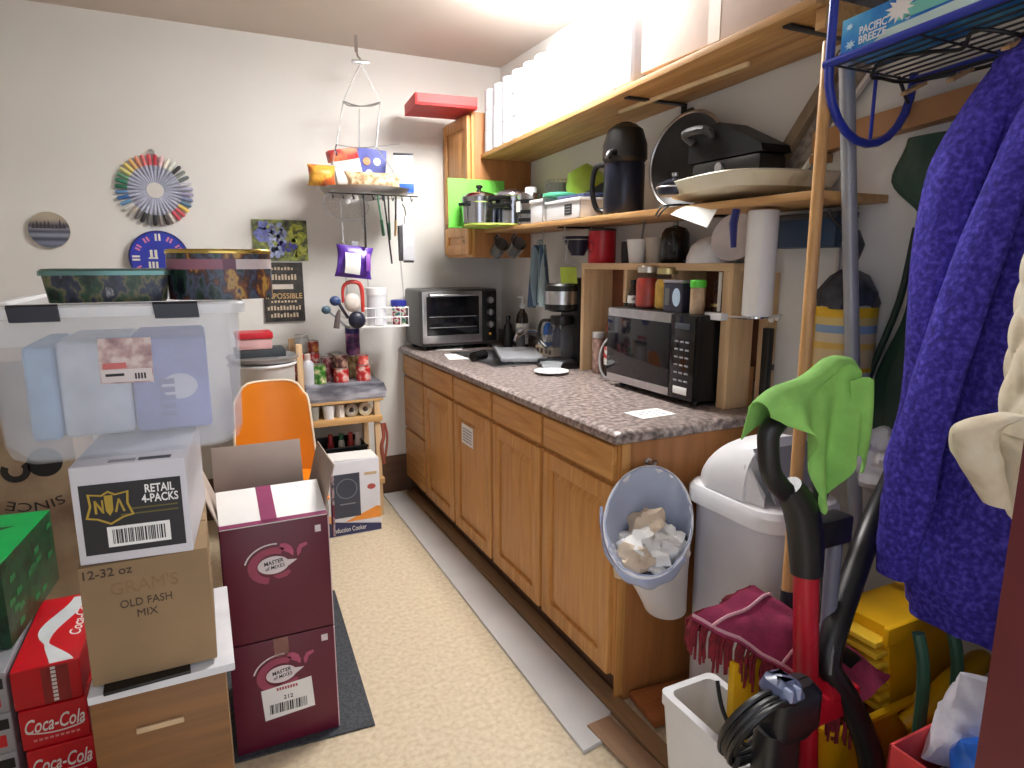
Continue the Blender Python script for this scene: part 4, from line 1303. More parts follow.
t = thing('carton', 'white box with a blue foot at the right end of the top tray', 'box', (HX + .2, HY - .04, TT + .01))
part('box', B().obox((HX + .19, HY - .06, TT + .115), (.1, .05, .2), R(-15), bev=.002), plain('box_white', (214, 224, 238), .5), t)
part('blue_foot', B().obox((HX + .19, HY - .0605, TT + .04), (.102, .052, .045), R(-15), bev=.001), plain('foot_blue', (40, 96, 206), .5), t)
part('edge_strip', B().obox((HX + .19, HY - .0605, TT + .21), (.102, .052, .012), R(-15), bev=.001), GREYD, t)
pouch('pretzel_bag', 'clear bag of tan snacks lying along the front of the top tray', 'bag', (HX + .02, HY - .1, TT + .006), .3, .1, .1, [blot('snack_tan', [(.35, (150, 110, 70)), (.5, (206, 178, 140)), (.65, (226, 210, 180))], 40, .35)], R(-4), seed=5)

# hanging from the hook bar
t = thing('strainer', 'large round wire strainer hanging under the top tray', 'strainer', (HX - .13, HY - .13, 1.6))
part('rim', B().ring((HX - .125, HY - .1, 1.69), .1, .0032, (.15, 1, .1), sx=1.1, sy=.75), WIRE, t)
b = B()
for k in range(1, 7):
    f = k / 7
    b.ring((HX - .125, HY - .1 - .05 * (1 - f * f), 1.69), .1 * f, .0007, (.15, 1, .1), sx=1.1, sy=.75, m=4)
for k in range(16):
    a = 2 * PI * k / 16
    b.tube([(HX - .125 + .11 * s * math.cos(a), HY - .1 - .05 * (1 - s * s), 1.69 + .075 * s * math.sin(a)) for s in (0, .5, 1)], .0007, 4)
part('mesh', b, WIRE, t)
part('handle', B().tube([(HX - .025, HY - .1, 1.71), (HX + .05, HY - .14, 1.725)], .004, 8), STEEL, t)
UT = plain('utensil_green', (40, 110, 74), .4)


def utensil(label, x, y, z1, L, head, hm, sm, tilt=0.0):
    t = thing('utensil', label, 'utensil', (x, y, z1 - L), 'utensils hanging under the top tray')
    d = Vector((math.sin(tilt), 0, -math.cos(tilt)))
    p = Vector((x, y, z1))
    part('handle', B().beam(p, p + d * L * .6, .014, .006, .002), sm, t)
    part('head', B().beam(p + d * L * .6, p + d * L, head, .004, .001), hm, t)
    return t


utensil('black slotted turner hanging first in the row under the tray', HX - .05, HY - .165, 1.735, .26, .028, BLACK, BLACK)
utensil('green handled spatula hanging in the middle of the utensils', HX + .02, HY - .166, 1.735, .2, .05, UT, UT, .12)
utensil('long black spoon hanging in front of the green spatula', HX + .05, HY - .172, 1.735, .34, .022, BLACK, DARKMET, .09)
utensil('dark green peeler beside the long black spoon', HX + .075, HY - .166, 1.735, .22, .034, UT, BLACK, .0)
utensil('brown wooden scraper hanging beside the white bottle', HX + .115, HY - .166, 1.735, .2, .03, PINEZ, BLACK, -.05)
t = thing('grater', 'white and grey upright grater hanging at the right of the utensils', 'grater', (HX + .17, HY - .17, 1.4))
part('body', B().obox((HX + .172, HY - .165, 1.505), (.062, .05, .185), R(-8), bev=.006), plain('grater_white', (214, 214, 220), .35, .3), t)
part('side', B().obox((HX + .134, HY - .155, 1.5), (.018, .048, .18), R(-8), bev=.004), GREYD, t)
part('grip', B().cyl((HX + .165, HY - .165, 1.597), (HX + .165, HY - .165, 1.64), .012, .01), WHITE, t)
part('foot', B().obox((HX + .172, HY - .165, 1.408), (.05, .04, .012), R(-8)), GREYD, t)
part('hook_wire', B().tube([(HX + .165, HY - .165, 1.64), (HX + .16, HY - .16, 1.68), (HX + .15, HY - .15, 1.7)], .0025, 6), DARKMET, t)
PUR = plain('bag_purple', (84, 44, 150), .3, var=.15, scale=16, bump=.3, bscale=30)
t = pouch('snack_pouch', 'purple snack pouch with a white panel clipped below the strainer', 'bag', (HX - .115, HY - .14, 1.325), .19, .16, .075, [PUR], R(3), R(6), seed=9, lump=.3)
part('panel_print', B().sheet(lambda u, v: (HX - .165 + .075 * u + .008 * v, HY - .1815 - .012 * math.sin(PI * v), 1.352 + .1 * v - .012 * u), 6, 6, .002), PAPER, t)
part('pink_print', B().sheet(lambda u, v: (HX - .055 + .022 * u, HY - .178 - .008 * math.sin(PI * v), 1.36 + .085 * v), 3, 5, .002), plain('violet_print', (150, 90, 190), .4), t)
part('clip', B().obox((HX - .1, HY - .14, 1.492), (.03, .016, .03), bev=.003), GREY, t)
# measuring cups and brushes at the left of the lower tier
t = thing('measuring_cup', 'red handled sieve hanging at the left of the lower tier', 'sieve', (HX - .12, HY - .14, 1.08))
part('loop', B().tube([(HX - .17, HY - .13, 1.2), (HX - .165, HY - .13, 1.28), (HX - .12, HY - .13, 1.305), (HX - .075, HY - .13, 1.28), (HX - .07, HY - .13, 1.15)], [.006, .009, .011, .011, .009], 8, smooth=5), plain('red_handle', (196, 60, 54), .4), t)
part('pale_cup', B().ball((HX - .125, HY - .135, 1.2), .042, (1, .6, 1.15)), plain('pale_cup', (216, 204, 196), .5), t)
part('dark_bowl', B().ball((HX - .105, HY - .14, 1.11), .045, (1, .7, 1)), plain('cup_navy', (30, 32, 52), .4), t)
t = thing('measuring_spoon', 'blue measuring scoop hanging left of the red handled sieve', 'scoop', (HX - .21, HY - .13, 1.17))
part('scoop', B().ball((HX - .21, HY - .13, 1.21), .028, (1, .8, .9)), plain('scoop_blue', (54, 74, 120), .4), t)
part('handle', B().tube([(HX - .2, HY - .13, 1.215), (HX - .17, HY - .12, 1.16), (HX - .145, HY - .111, 1.12)], .008, 8), plain('handle_slate', (70, 66, 80), .4), t)
t = thing('ladle', 'grey scoop hanging lowest at the left of the lower tier', 'scoop', (HX - .25, HY - .12, 1.14))
part('scoop', B().ball((HX - .255, HY - .12, 1.165), .024, (1, .8, .9)), plain('scoop_teal', (74, 100, 116), .4), t)
part('handle', B().tube([(HX - .25, HY - .12, 1.165), (HX - .2, HY - .115, 1.12), (HX - .15, HY - .113, 1.07), (HX - .141, HY - .111, 1.068)], .006, 8), GREY, t)
solo('whisk_brush', 'brown pear shaped brush hanging below the blue scoop', 'brush', B().tube([(HX - .19, HY - .13, 1.165), (HX - .2, HY - .13, 1.13), (HX - .21, HY - .13, 1.07)], [.006, .014, .016], 10, smooth=3), plain('brush_brown', (96, 84, 84), .7))
LZ = lz0 + .007
t = bottle('tub', 'white plastic tub standing in the lower tier', 'tub', HX + .02, HY - .06, [(.05, 0), (.053, .004), (.053, .16)], (plain('tub_white', (224, 224, 230), .4, var=.02), WHITE), LZ, capk=(.056, .16, .2))
t = bottle('jar', 'printed jar with a dark blue lid beside the white tub', 'jar', HX + .14, HY - .06, [(.038, 0), (.04, .004), (.04, .1)], (blot('jar_print', [(.35, (60, 40, 70)), (.45, (170, 40, 60)), (.52, (226, 226, 220)), (.6, (60, 120, 60)), (.7, (60, 70, 150))], 34, .4), plain('lid_navy', (44, 52, 150), .4)), LZ, capk=(.042, .1, .132))

# ---------------------------------------------------------------- pantry rack
t = thing('pantry_rack', 'small wooden rack of canned food against the back wall', 'rack', (.65, 3.58, 0))
rx0, rx1, ry0, ry1 = .43, .85, 3.42, 3.74
for x in (rx0, rx1 - .03):
    for y in (ry0, ry1 - .03):
        part('post', B().box(x, x + .03, y, y + .03, .0005, .99 if x == rx0 else .66, .002), PALEZ, t)
PX = wood('pine_rack', (186, 140, 84), (216, 176, 120), (1.2, 16, 16), .5)
for z in (.19, .548):
    part('shelf_board', B().box(rx0 - .01, rx1 + .01, ry0 - .012, ry1, z, z + .032, .002), PX, t)
part('shelf_board', B().box(rx0 + .001, rx1 + .02, ry0 - .004, ry1, .662, .676, .002), PX, t)
t = thing('wrapped_tray', 'grey film wrapped tray of cans on the rack', 'pack', (.65, 3.56, .677))
FILM = blot('film_grey', [(.38, (84, 84, 92)), (.5, (132, 132, 142)), (.66, (196, 196, 206))], 5, .2, stretch=(1, 1, 3.5), bump=.8)
b = B()
b.rings([[(x, y, z) for x, y in ((rx0 + .035, ry0 + a), (rx1 + .03 - a, ry0 - .005 + a), (rx1 + .03 - a, ry1 - .05), (rx0 + .035, ry1 - .05))] for z, a in ((.677, 0), (.72, -.008), (.76, .004), (.772, .02))], True, True, True)
part('film', b, FILM, t)
CT = .7728


def can(label, x, y, z, r, h, prints, lid=STEEL, name='food_can', cat='can', grp=None):
    t = thing(name, label, cat, (x, y, z), grp)
    part('body', B().lathe([(r, z), (r, z + h)], (x, y, 0), 20), prints, t)
    part('rim', B().lathe([(r + .001, z + h - .002), (r + .001, z + h + .002), (r - .003, z + h + .002), (r - .004, z + h - .001), (0, z + h - .001)], (x, y, 0), 20, cap1=False), lid, t)
    return t


def pr(n, a, b_, c, s=30):
    return blot('print_' + n, [(.36, a), (.5, b_), (.62, c)], s, .35)


redp = pr('red', (150, 20, 30), (206, 50, 50), (226, 200, 190))
can('green labelled can at the front left of the rack', .545, 3.47, CT, .036, .1, pr('green', (30, 70, 30), (70, 140, 50), (210, 200, 160)))
can('red and silver can in the front middle of the rack', .66, 3.475, CT, .04, .075, redp)
can('dark can stacked on the red and silver can', .66, 3.475, CT + .0775, .038, .07, pr('dark', (40, 30, 34), (96, 50, 50), (180, 150, 130)))
can('red can at the front right end of the rack', .78, 3.475, CT, .038, .085, redp)
can('small pink lidded can stacked on the front right red can', .78, 3.475, CT + .0875, .03, .05, pr('pink', (200, 60, 60), (226, 110, 100), (236, 200, 190)))
can('slim dark can between green can and red middle can', .6, 3.53, CT, .034, .13, pr('maroon', (70, 26, 40), (120, 40, 50), (170, 150, 150)))
t = bottle('plastic_bottle', 'white squeeze bottle at the left front of the rack', 'bottle', .49, 3.47, [(.032, 0), (.034, .08), (.03, .11), (.014, .13)], (plain('bottle_haze', (196, 198, 206), .3, var=.06), plain('cap_haze', (206, 190, 186), .4)), CT, capk=(.016, .128, .16))
can('red can behind the white squeeze bottle', .475, 3.6, CT, .037, .15, redp)
can('second red can of the rear row standing on a carton', .535, 3.6, CT, .037, .15, redp)
can('brown can stacked on the second red can', .535, 3.6, CT + .1525, .036, .06, pr('brown', (120, 30, 26), (160, 60, 40), (206, 150, 80)))
t = bottle('glass_jar', 'clear swing lid glass jar topmost at the back of the rack', 'jar', .485, 3.6, [(.034, 0), (.038, .01), (.038, .07), (.03, .085)], (clear('jar_clear', (200, 206, 204), .05, .45), plain('lid_pale', (190, 190, 186), .3, .6)), CT + .1525, capk=(.036, .084, .1))
can('grey can in the rear row behind the dark stacked can', .66, 3.6, CT, .04, .14, pr('grey', (70, 80, 84), (150, 160, 160), (210, 210, 206)))
can('tan can in the rear row under the purple canister', .76, 3.62, CT, .04, .12, pr('tan', (120, 96, 60), (170, 140, 90), (206, 180, 130)))
t = bottle('canister', 'tall purple canister stacked at the right rear of the rack', 'canister', .76, 3.62, [(.038, 0), (.039, .005), (.039, .12)], (blot('canister_purple', [(.4, (70, 40, 90)), (.52, (130, 70, 130)), (.62, (206, 150, 190))], 16, .35), plain('lid_indigo', (48, 44, 120), .4)), CT + .1225, capk=(.04, .12, .16))
# middle shelf: cups and tape rolls
MZ = .5805
for k, (x, c, lab) in enumerate(((.5, (150, 150, 140), 'grey paper cup at the left of the rack middle shelf'), (.58, (222, 222, 224), 'white paper cup in the middle of the rack middle shelf'))):
    solo('paper_cup', lab, 'cup', B().lathe([(.026, MZ), (.034, MZ + .075), (.0325, MZ + .075), (.025, MZ + .004)], (x, 3.45, 0), 20), plain('cup_%d' % k, c, .6))
for k, (x, lab) in enumerate(((.7, 'tape roll lying on edge left of its twin on the rack'), (.775, 'cream tape roll on edge at the right of the rack middle shelf'))):
    t = thing('tape_roll', lab, 'tape', (x, 3.46, MZ), 'tape rolls on the rack')
    m = Matrix.Rotation(R(90), 4, 'X')
    part('tape', B().lathe([(.036, 0), (.036, .05), (.02, .05), (.02, 0)], (x, 3.49, MZ + .036), 26, m=m, cap0=False, cap1=False), plain('tape_%d' % k, (196, 180, 150) if k else (150, 140, 122), .4), t)
    part('core', B().lathe([(.0198, .001), (.0198, .049), (.016, .049), (.016, .001)], (x, 3.49, MZ + .036), 20, m=m, cap0=False, cap1=False), OFFW, t)
solo('plastic_forks', 'bundle of white plastic forks behind the middle cup', 'cutlery', B().obox((.64, 3.47, MZ + .035), (.03, .06, .07), R(20), bev=.004), PAPER)
# bottom tier
t = thing('storage_crate', 'black storage crate on the bottom tier of the rack', 'crate', (.6, 3.58, .2225))
b = B()
for a in ((.47, .478, 3.45, 3.72), (.772, .78, 3.45, 3.72), (.47, .78, 3.45, 3.458), (.47, .78, 3.712, 3.72)):
    b.box(*a, .2225, .41, .002)
b.box(.47, .78, 3.45, 3.72, .2225, .228, .001)
part('walls', b, BLACK, t)
part('rim', B().box(.465, .785, 3.442, 3.452, .4, .416, .003), BLACK, t)
for k, (x, c, lab) in enumerate(((.6, (170, 50, 60), 'red capped tube in the black crate'), (.66, (226, 232, 226), 'white and green capped tube in the black crate'), (.71, (190, 60, 60), 'second red tube at the right in the black crate'), (.75, (226, 220, 214), 'white tube nearest the right end of the black crate'))):
    t = bottle('tube', lab, 'tube', x, 3.56, [(.018, 0), (.018, .18), (.012, .2)], (plain('tube_%d' % k, c, .4), plain('tubecap_%d' % k, (40, 110, 70) if k == 1 else c, .4)), .2285, capk=(.013, .2, .235))
solo('wire_bundle', 'bundle of red and brown cords hanging by the rack post', 'cord', B().tube([(.86, 3.43, .53), (.865, 3.42, .46), (.85, 3.415, .4), (.862, 3.42, .3)], .01, 8, smooth=4).tube([(.875, 3.43, .53), (.885, 3.42, .45), (.87, 3.42, .34)], .007, 8, smooth=4), plain('cord_rust', (150, 76, 60), .5))

# white bin with trays at the left of the rack
t = thing('white_bin', 'tall white plastic bin behind the orange chair', 'bin', (.27, 3.44, 0))
part('body', B().lathe([(.13, .0005), (.135, .01), (.155, .9), (.158, .905)], (.265, 3.44, 0), 4 * 8, sx=1, sy=1.1), plain('bin_white', (226, 226, 224), .4, var=.02), t)
part('rim', B().ring((.265, 3.44, .905), .158, .008, sy=1.1), WHITE, t)
solo('serving_tray', 'grey oval tray lying across the tall white bin', 'tray', B().lathe([(.12, .914), (.15, .918), (.175, .945), (.17, .947), (.148, .923), (0, .92)], (.27, 3.42, 0), 36, sy=1.0, cap1=False), plain('tray_silver', (172, 172, 176), .3, .5))
solo('flat_box', 'flat dark grey container resting on the oval tray', 'container', B().box(.14, .37, 3.32, 3.5, .948, .985, .006), plain('slate', (56, 62, 66), .5))
t = thing('food_box', 'clear food box with a red lid on top of the dark container', 'container', (.24, 3.4, .986))
part('box', B().box(.15, .31, 3.33, 3.48, .986, 1.04, .01), plain('pinkish_box', (216, 170, 170), .35), t)
part('lid', B().box(.145, .315, 3.325, 3.485, 1.038, 1.068, .006), plain('lid_red', (196, 30, 44), .4), t)

# orange chair facing the room
ORG = plain('chair_orange', (226, 128, 20), .35, var=.03, scale=3)
EDGE = plain('chair_edge', (232, 214, 186), .4)
t = thing('shell_chair', 'orange plastic shell chair behind the maroon boxes', 'chair', (.26, 2.9, 0))
cx = .262
b = B()


def back(u, v):
    s = 2 * u - 1
    x = s * .175 * (1 - .12 * v) * (1 - .08 * max(0, (v - .72) / .28) ** 3)
    y = 3.0 + .07 * v - .05 * (1 - math.cos(s * 1.2))
    return (cx + x, y, .47 + .405 * v - .06 * abs(s) ** 6 * v ** 6)


b.sheet(back, 18, 18, .007)
bk = part('backrest', b, ORG, t)
edge = [back(0, v / 12) for v in range(13)] + [back(u / 12, 1) for u in range(1, 13)] + [back(1, 1 - v / 12) for v in range(1, 13)]
part('edge_piping', B().tube([Vector(p) for p in edge], .006, 6), EDGE, bk)
b = B()


def seat(u, v):
    return (cx + (u - .5) * .34, 2.66 + .34 * v, .45 + .02 * v ** 4 - .025 * math.sin(PI * u) * math.sin(PI * v) - .03 * max(0, .15 - v) * 6)


b.sheet(seat, 14, 14, .007)
part('seat', b, ORG, t)
for sx in (-1, 1):
    for y, dy in ((2.78, -.03), (2.95, .06)):
        part('leg', B().tube([(cx + sx * .09, y, .43), (cx + sx * .11, y + dy * .5, .4), (cx + sx * .13, y + dy, .002)], .011, 10, smooth=3), CHROME, t)

# induction cooker carton
t = thing('cooker_carton', 'white carton with a picture of a hot plate standing by the rack', 'box', (.65, 3.3, 0))
IX0, IX1, IY0, IY1, IH = .515, .785, 3.225, 3.385, .4
part('box', B().box(IX0, IX1, IY0, IY1, .0005, IH, .003), plain('carton_ice', (226, 228, 236), .4, var=.02), t)
iy = IY0 - .0002
pc = part('picture', B().prism([(.03, .1), (.165, .1), (.165, .335), (.03, .335)], (IX0, iy, 0), X, Z, .0008), plain('picture_slate', (62, 68, 84), .4), t)
part('hot_ring', B().prism(arc_band(.05, .054, 0, 2 * PI - .01, .0975, .255, 40), (IX0, iy - .0007, 0), X, Z, .0006), plain('ring_grey', (120, 132, 140), .4), pc)
part('panel_line', B().prism([(.06, .17), (.14, .17), (.14, .176), (.06, .176)], (IX0, iy - .0007, 0), X, Z, .0006), GREY, pc)
part('orange_band', B().prism([(.08, .075), (.27, .075), (.27, .135), (.25, .14)], (IX0, iy, 0), X, Z, .0007), plain('band_orange', (236, 150, 60), .45), t)
part('blue_band', B().prism([(0, .005), (.27, .005), (.27, .04), (.08, .073), (0, .09)], (IX0, iy - .0003, 0), X, Z, .0008), plain('band_blue', (46, 50, 92), .45), t)
part('orange_patch', B().prism([(.0, .08), (.03, .08), (.03, .12), (.0, .12)], (IX0, iy - .0005, 0), X, Z, .0009), plain('patch_orange', (236, 170, 120), .45), t)
part('badge', B().prism(circ(.022, 20, .225, .25, ry=.015), (IX0, iy, 0), X, Z, .0008), plain('badge_red', (176, 84, 80), .45), t)
part('heading_line', B().prism([(.19, .315), (.255, .315), (.255, .33), (.19, .33)], (IX0, iy, 0), X, Z, .0007), plain('head_tan', (206, 180, 140), .45), t)
text('Induction Cooker', t, PAPER, (IX0 + .105, iy - .0012, .035), X, Z, .17, .026)
part('top_flap', B().obox((.65, 3.31, IH + .004), (.262, .15, .003), bev=0, ry=R(1)), PAPER, t)
# ---------------------------------------------------------------- floor and boxes at the left
solo('rubber_mat', 'dark grey rubber mat on the floor under the maroon boxes', 'mat',
     B().obox((-.01, 2.235, .004), (.84, .9, .006), R(-3), bev=.003), blot('ribbed_rubber', [(.42, (44, 48, 54)), (.58, (66, 70, 76))], 120, .75, bump=.2))
# a long white board and loose planks by the cabinets
b = B()
z0, z1 = .0006, .012
pts = [(.925, 3.72), (1.045, 3.72), (1.065, 1.49), (.985, 1.42), (.985, 1.4), (.9, 1.385)]
b.rings([[(x, y, z) for x, y in pts] for z in (z0, z1)], True, True, True)
solo('white_board', 'long white board lying on the floor along the cabinets', 'board', b, plain('board_white', (206, 206, 206), .45, var=.05, scale=3))
solo('floor_plank', 'narrow brown plank on the floor against the cabinet fronts', 'plank', B().box(1.068, 1.128, 1.0, 3.7, .0006, .02, .003), wood('plank_brown', (122, 92, 62), (152, 118, 82), (16, 1.2, 16), .6))
solo('floor_board', 'flat greyish brown board lying beyond the end of the white board', 'board', B().obox((1.02, 1.26, .0145), (.085, .42, .006), R(4), bev=.001), wood('board_grey', (146, 114, 88), (172, 138, 108), (12, 1.2, 12), .7))
solo('wood_offcut', 'reddish wood offcut on the floor by the cabinet end', 'offcut', B().obox((1.3, 1.43, .022), (.3, .15, .025), R(-6), bev=.003), wood('offcut_red', (150, 84, 44), (180, 112, 64), (1.2, 14, 14), .5))

SYF = 1.35      # front plane of the left-hand stack
t = thing('drawer_box', 'wood fronted box with a slot handle at the bottom of the left stack', 'box', (-.13, 1.52, 0))
part('carcass', B().box(-.252, -.011, SYF + .012, 1.68, .0005, .572, .002), KRAFT, t)
part('front_panel', B().box(-.252, -.011, SYF, SYF + .0118, .0005, .572, .003), wood('walnut_front', (112, 74, 38), (140, 96, 54), (1.2, 14, 14), .45), t)
part('slot_handle', B().obox((-.137, SYF - .003, .483), (.085, .006, .012), ry=R(0), bev=.002), plain('slot_tan', (196, 166, 130), .5), t)
solo('white_tray', 'thin white tray on top of the wood fronted box', 'tray', B().box(-.25, .008, SYF - .02, 1.69, .573, .59, .003), plain('foam_white', (216, 216, 220), .6))
solo('black_folder', 'flat black folder sticking out under the brown carton', 'folder', B().obox((-.155, SYF + .12, .594), (.15, .29, .007), R(3), bev=.002), BLACK)

t = thing('brown_carton', 'brown carton with handwriting in the middle of the left stack', 'box', (-.13, 1.5, .598))
BX0, BX1, BZ0, BZ1 = -.242, -.023, .598, .842
part('carton', B().box(BX0, BX1, SYF, 1.66, BZ0, BZ1, .003), KRAFT, t)
part('top_seam', B().box(BX0 + .001, BX1 - .001, 1.503, 1.507, BZ1 - .0002, BZ1 + .001, 0), plain('seam', (120, 92, 62), .7), t)
MK = plain('marker', (62, 46, 34), .7)
fy = SYF - .0002
text('12-32 oz', t, MK, (BX0 + .047, fy, BZ1 - .016), X, Z, .08, .017, bold=.01)
text("GRAM'S", t, plain('marker_faint', (132, 102, 70), .7), (BX0 + .105, fy, BZ1 - .052), X, Z, .115, .026)
text('OLD FASH', t, MK, (BX0 + .105, fy, BZ1 - .086), X, Z, .088, .016)
text('MIX', t, MK, (BX0 + .105, fy, BZ1 - .11), X, Z, .035, .015)

t = thing('white_carton', 'white carton with a black printed end on top of the brown carton', 'box', (-.14, 1.5, .843))
WX0, WX1, WZ0, WZ1 = -.237, -.046, .8435, 1.034
part('carton', B().box(WX0, WX1, SYF, 1.64, WZ0, WZ1, .003), plain('carton_grey', (210, 208, 214), .5, var=.02), t)
part('flap_tape', B().box(WX0 + .06, WX0 + .105, SYF + .012, SYF + .03, WZ1 - .0002, WZ1 + .0008, 0), GREY, t)
part('flap_print', B().box(WX0 + .11, WX0 + .165, SYF + .012, SYF + .03, WZ1 - .0002, WZ1 + .0008, 0), GREYD, t)
pn = part('black_panel', B().prism([(.012, .018), (.18, .018), (.18, .155), (.012, .155)], (WX0, fy, WZ0), X, Z, .0008), plain('panel_black', (34, 33, 36), .5), t)
fy2 = fy - .0007
GLD = plain('gold_print', (176, 148, 50), .5)
b = B()
shield = [(-.034, .03), (-.012, .026), (.0, .033), (.012, .026), (.034, .03), (.032, .006), (.04, -.018), (.022, -.022), (0, -.034), (-.022, -.022), (-.04, -.018), (-.032, .006)]
inn = [(x * .88, y * .88) for x, y in shield]
o = Vector((WX0 + .058, fy2, WZ0 + .108))
for i in range(len(shield)):
    j = (i + 1) % len(shield)
    b.prism([inn[i], inn[j], shield[j], shield[i]][::-1], o, X, Z, .0006)
part('emblem_outline', b, GLD, t)
b = B().prism([(-.007, .024), (.007, .024), (.006, -.006), (0, -.016), (-.006, -.006)][::-1], o, X, Z, .0006)
b.prism([(-.024, -.01), (-.02, -.01), (-.02, .016), (-.024, .016)], o, X, Z, .0006).prism([(-.012, -.01), (-.009, -.006), (-.021, .016), (-.024, .016)], o, X, Z, .0006).prism([(-.012, -.01), (-.009, -.01), (-.009, .016), (-.012, .016)], o, X, Z, .0006)
b.prism([(.008, -.01), (.012, -.01), (.018, .016), (.015, .016)], o, X, Z, .0006).prism([(.022, -.01), (.026, -.01), (.018, .016), (.015, .016)], o, X, Z, .0006)
part('emblem', b, GLD, t)
text('RETAIL\n4-PACKS', t, PAPER, (WX0 + .143, fy2, WZ0 + .128), X, Z, .062, .036, bold=.02)
b = B()
for z in (.1, .09):
    b.prism([(.09 + (.1 - z) * -1.5, z), (.172, z), (.172, z + .003), (.09 + (.1 - z) * -1.5, z + .003)], (WX0, fy2, WZ0), X, Z, .0005)
part('small_print', b, plain('olive_print', (96, 88, 44), .6), t)
lb = part('barcode_label', B().prism([(.05, .03), (.155, .03), (.155, .07), (.05, .07)], (WX0, fy2, WZ0), X, Z, .0006), PAPER, t)
barcode(lb, (WX0 + .1025, fy2 - .0006, WZ0 + .05), X, Z, .088, .028, INK, 26, 4)
t.rotation_euler = (0, 0, R(-5))
t.location.x += .012

# clear storage tote
t = thing('storage_tote', 'clear plastic storage tote with black latches on top of the left stack', 'tote', (-.13, 1.68, 1.035))
TX0, TX1, TY0, TY1, TZ0, TZ1 = -.352, .078, 1.38, 1.93, 1.0365, 1.326
CLR = clear('tote_clear', (232, 237, 246), .2, .2)


def rrect(x0, x1, y0, y1, z, r, n=5):
    out = []
    for cx_, cy_, a in ((x1 - r, y1 - r, 0), (x0 + r, y1 - r, 90), (x0 + r, y0 + r, 180), (x1 - r, y0 + r, 270)):
        for k in range(n + 1):
            q = R(a + 90 * k / n)
            out.append((cx_ + r * math.cos(q), cy_ + r * math.sin(q), z))
    return out


b = B()
k = .014
b.rings([rrect(TX0 + k + .03, TX1 - k - .03, TY0 + k + .008, TY1 - k - .03, TZ0, .03), rrect(TX0 + k + .008, TX1 - k - .008, TY0 + k * .6, TY1 - k - .008, TZ0 + .012, .04),
         rrect(TX0 + k, TX1 - k, TY0 + k * .5, TY1 - k, TZ0 + .035, .04), rrect(TX0 + .006, TX1 - .006, TY0 + .006, TY1 - .006, TZ1 - .02, .03)], True, True, False)
b.rings([rrect(TX0 + .008, TX1 - .008, TY0 + .008, TY1 - .008, TZ1 - .02, .03), rrect(TX0 + k + .002, TX1 - k - .002, TY0 + k * .5 + .002, TY1 - k - .002, TZ0 + .037, .04),
         rrect(TX0 + k + .034, TX1 - k - .034, TY0 + k + .012, TY1 - k - .034, TZ0 + .003, .03)], True, False, True)
part('tub', b, CLR, t)
b = B()
b.rings([rrect(TX0 - .004, TX1 + .004, TY0 - .004, TY1 + .004, TZ1 - .022, .032), rrect(TX0 - .006, TX1 + .006, TY0 - .006, TY1 + .006, TZ1 - .004, .032), rrect(TX0 - .002, TX1 + .002, TY0 - .002, TY1 + .002, TZ1, .03),
         rrect(TX0 + .02, TX1 - .02, TY0 + .02, TY1 - .02, TZ1 + .001, .02), rrect(TX0 + .026, TX1 - .026, TY0 + .026, TY1 - .026, TZ1 - .006, .02)], True, True, True)
part('lid', b, clear('tote_lid', (240, 242, 246), .25, .72), t)
LT = plain('latch_black', (34, 36, 48), .45)
for x0, x1 in ((-.297, -.223), (-.077, -.002)):
    part('latch', B().rings([[(x0, TY0 - .007, TZ1 + .003), (x1, TY0 - .007, TZ1 + .003), (x1, TY0 - .015, TZ1 - .001), (x0, TY0 - .015, TZ1 - .001)], [(x0 + .003, TY0 - .008, TZ1 - .028), (x1 + .002, TY0 - .008, TZ1 - .028), (x1 + .002, TY0 - .016, TZ1 - .026), (x0 + .003, TY0 - .016, TZ1 - .026)]], True, True, True), LT, t)
part('latch', B().box(TX1 + .006, TX1 + .014, 1.64, 1.72, TZ1 - .026, TZ1 + .001, .003), LT, t)
st = part('sticker', B().prism([(-.174, 1.18), (-.088, 1.178), (-.086, 1.263), (-.172, 1.264)], (0, TY0 + .006, 0), X, Z, .003), blot('sticker_print', [(.35, (150, 120, 124)), (.5, (190, 160, 158)), (.62, (216, 200, 196))], 40, .5), t)
part('sticker_foot', B().prism([(-.172, 1.182), (-.09, 1.181), (-.089, 1.205), (-.1715, 1.206)], (0, TY0 + .0031, 0), X, Z, .0008), plain('sticker_pale', (216, 206, 204), .5), st)
part('red_print', B().prism([(-.168, 1.207), (-.13, 1.207), (-.13, 1.218), (-.168, 1.218)], (0, TY0 + .0031, 0), X, Z, .0008), plain('sticker_red', (206, 110, 106), .5), st)
b = B()
b.prism([(-.165, 1.193), (-.135, 1.193), (-.135, 1.198), (-.165, 1.198)], (0, TY0 + .0024, 0), X, Z, .0006)
for i in range(4):
    b.prism([(-.118 + i * .005, 1.186), (-.115 + i * .005, 1.186), (-.115 + i * .005, 1.197), (-.118 + i * .005, 1.197)], (0, TY0 + .0024, 0), X, Z, .0006)
part('black_print', b, INK, st)
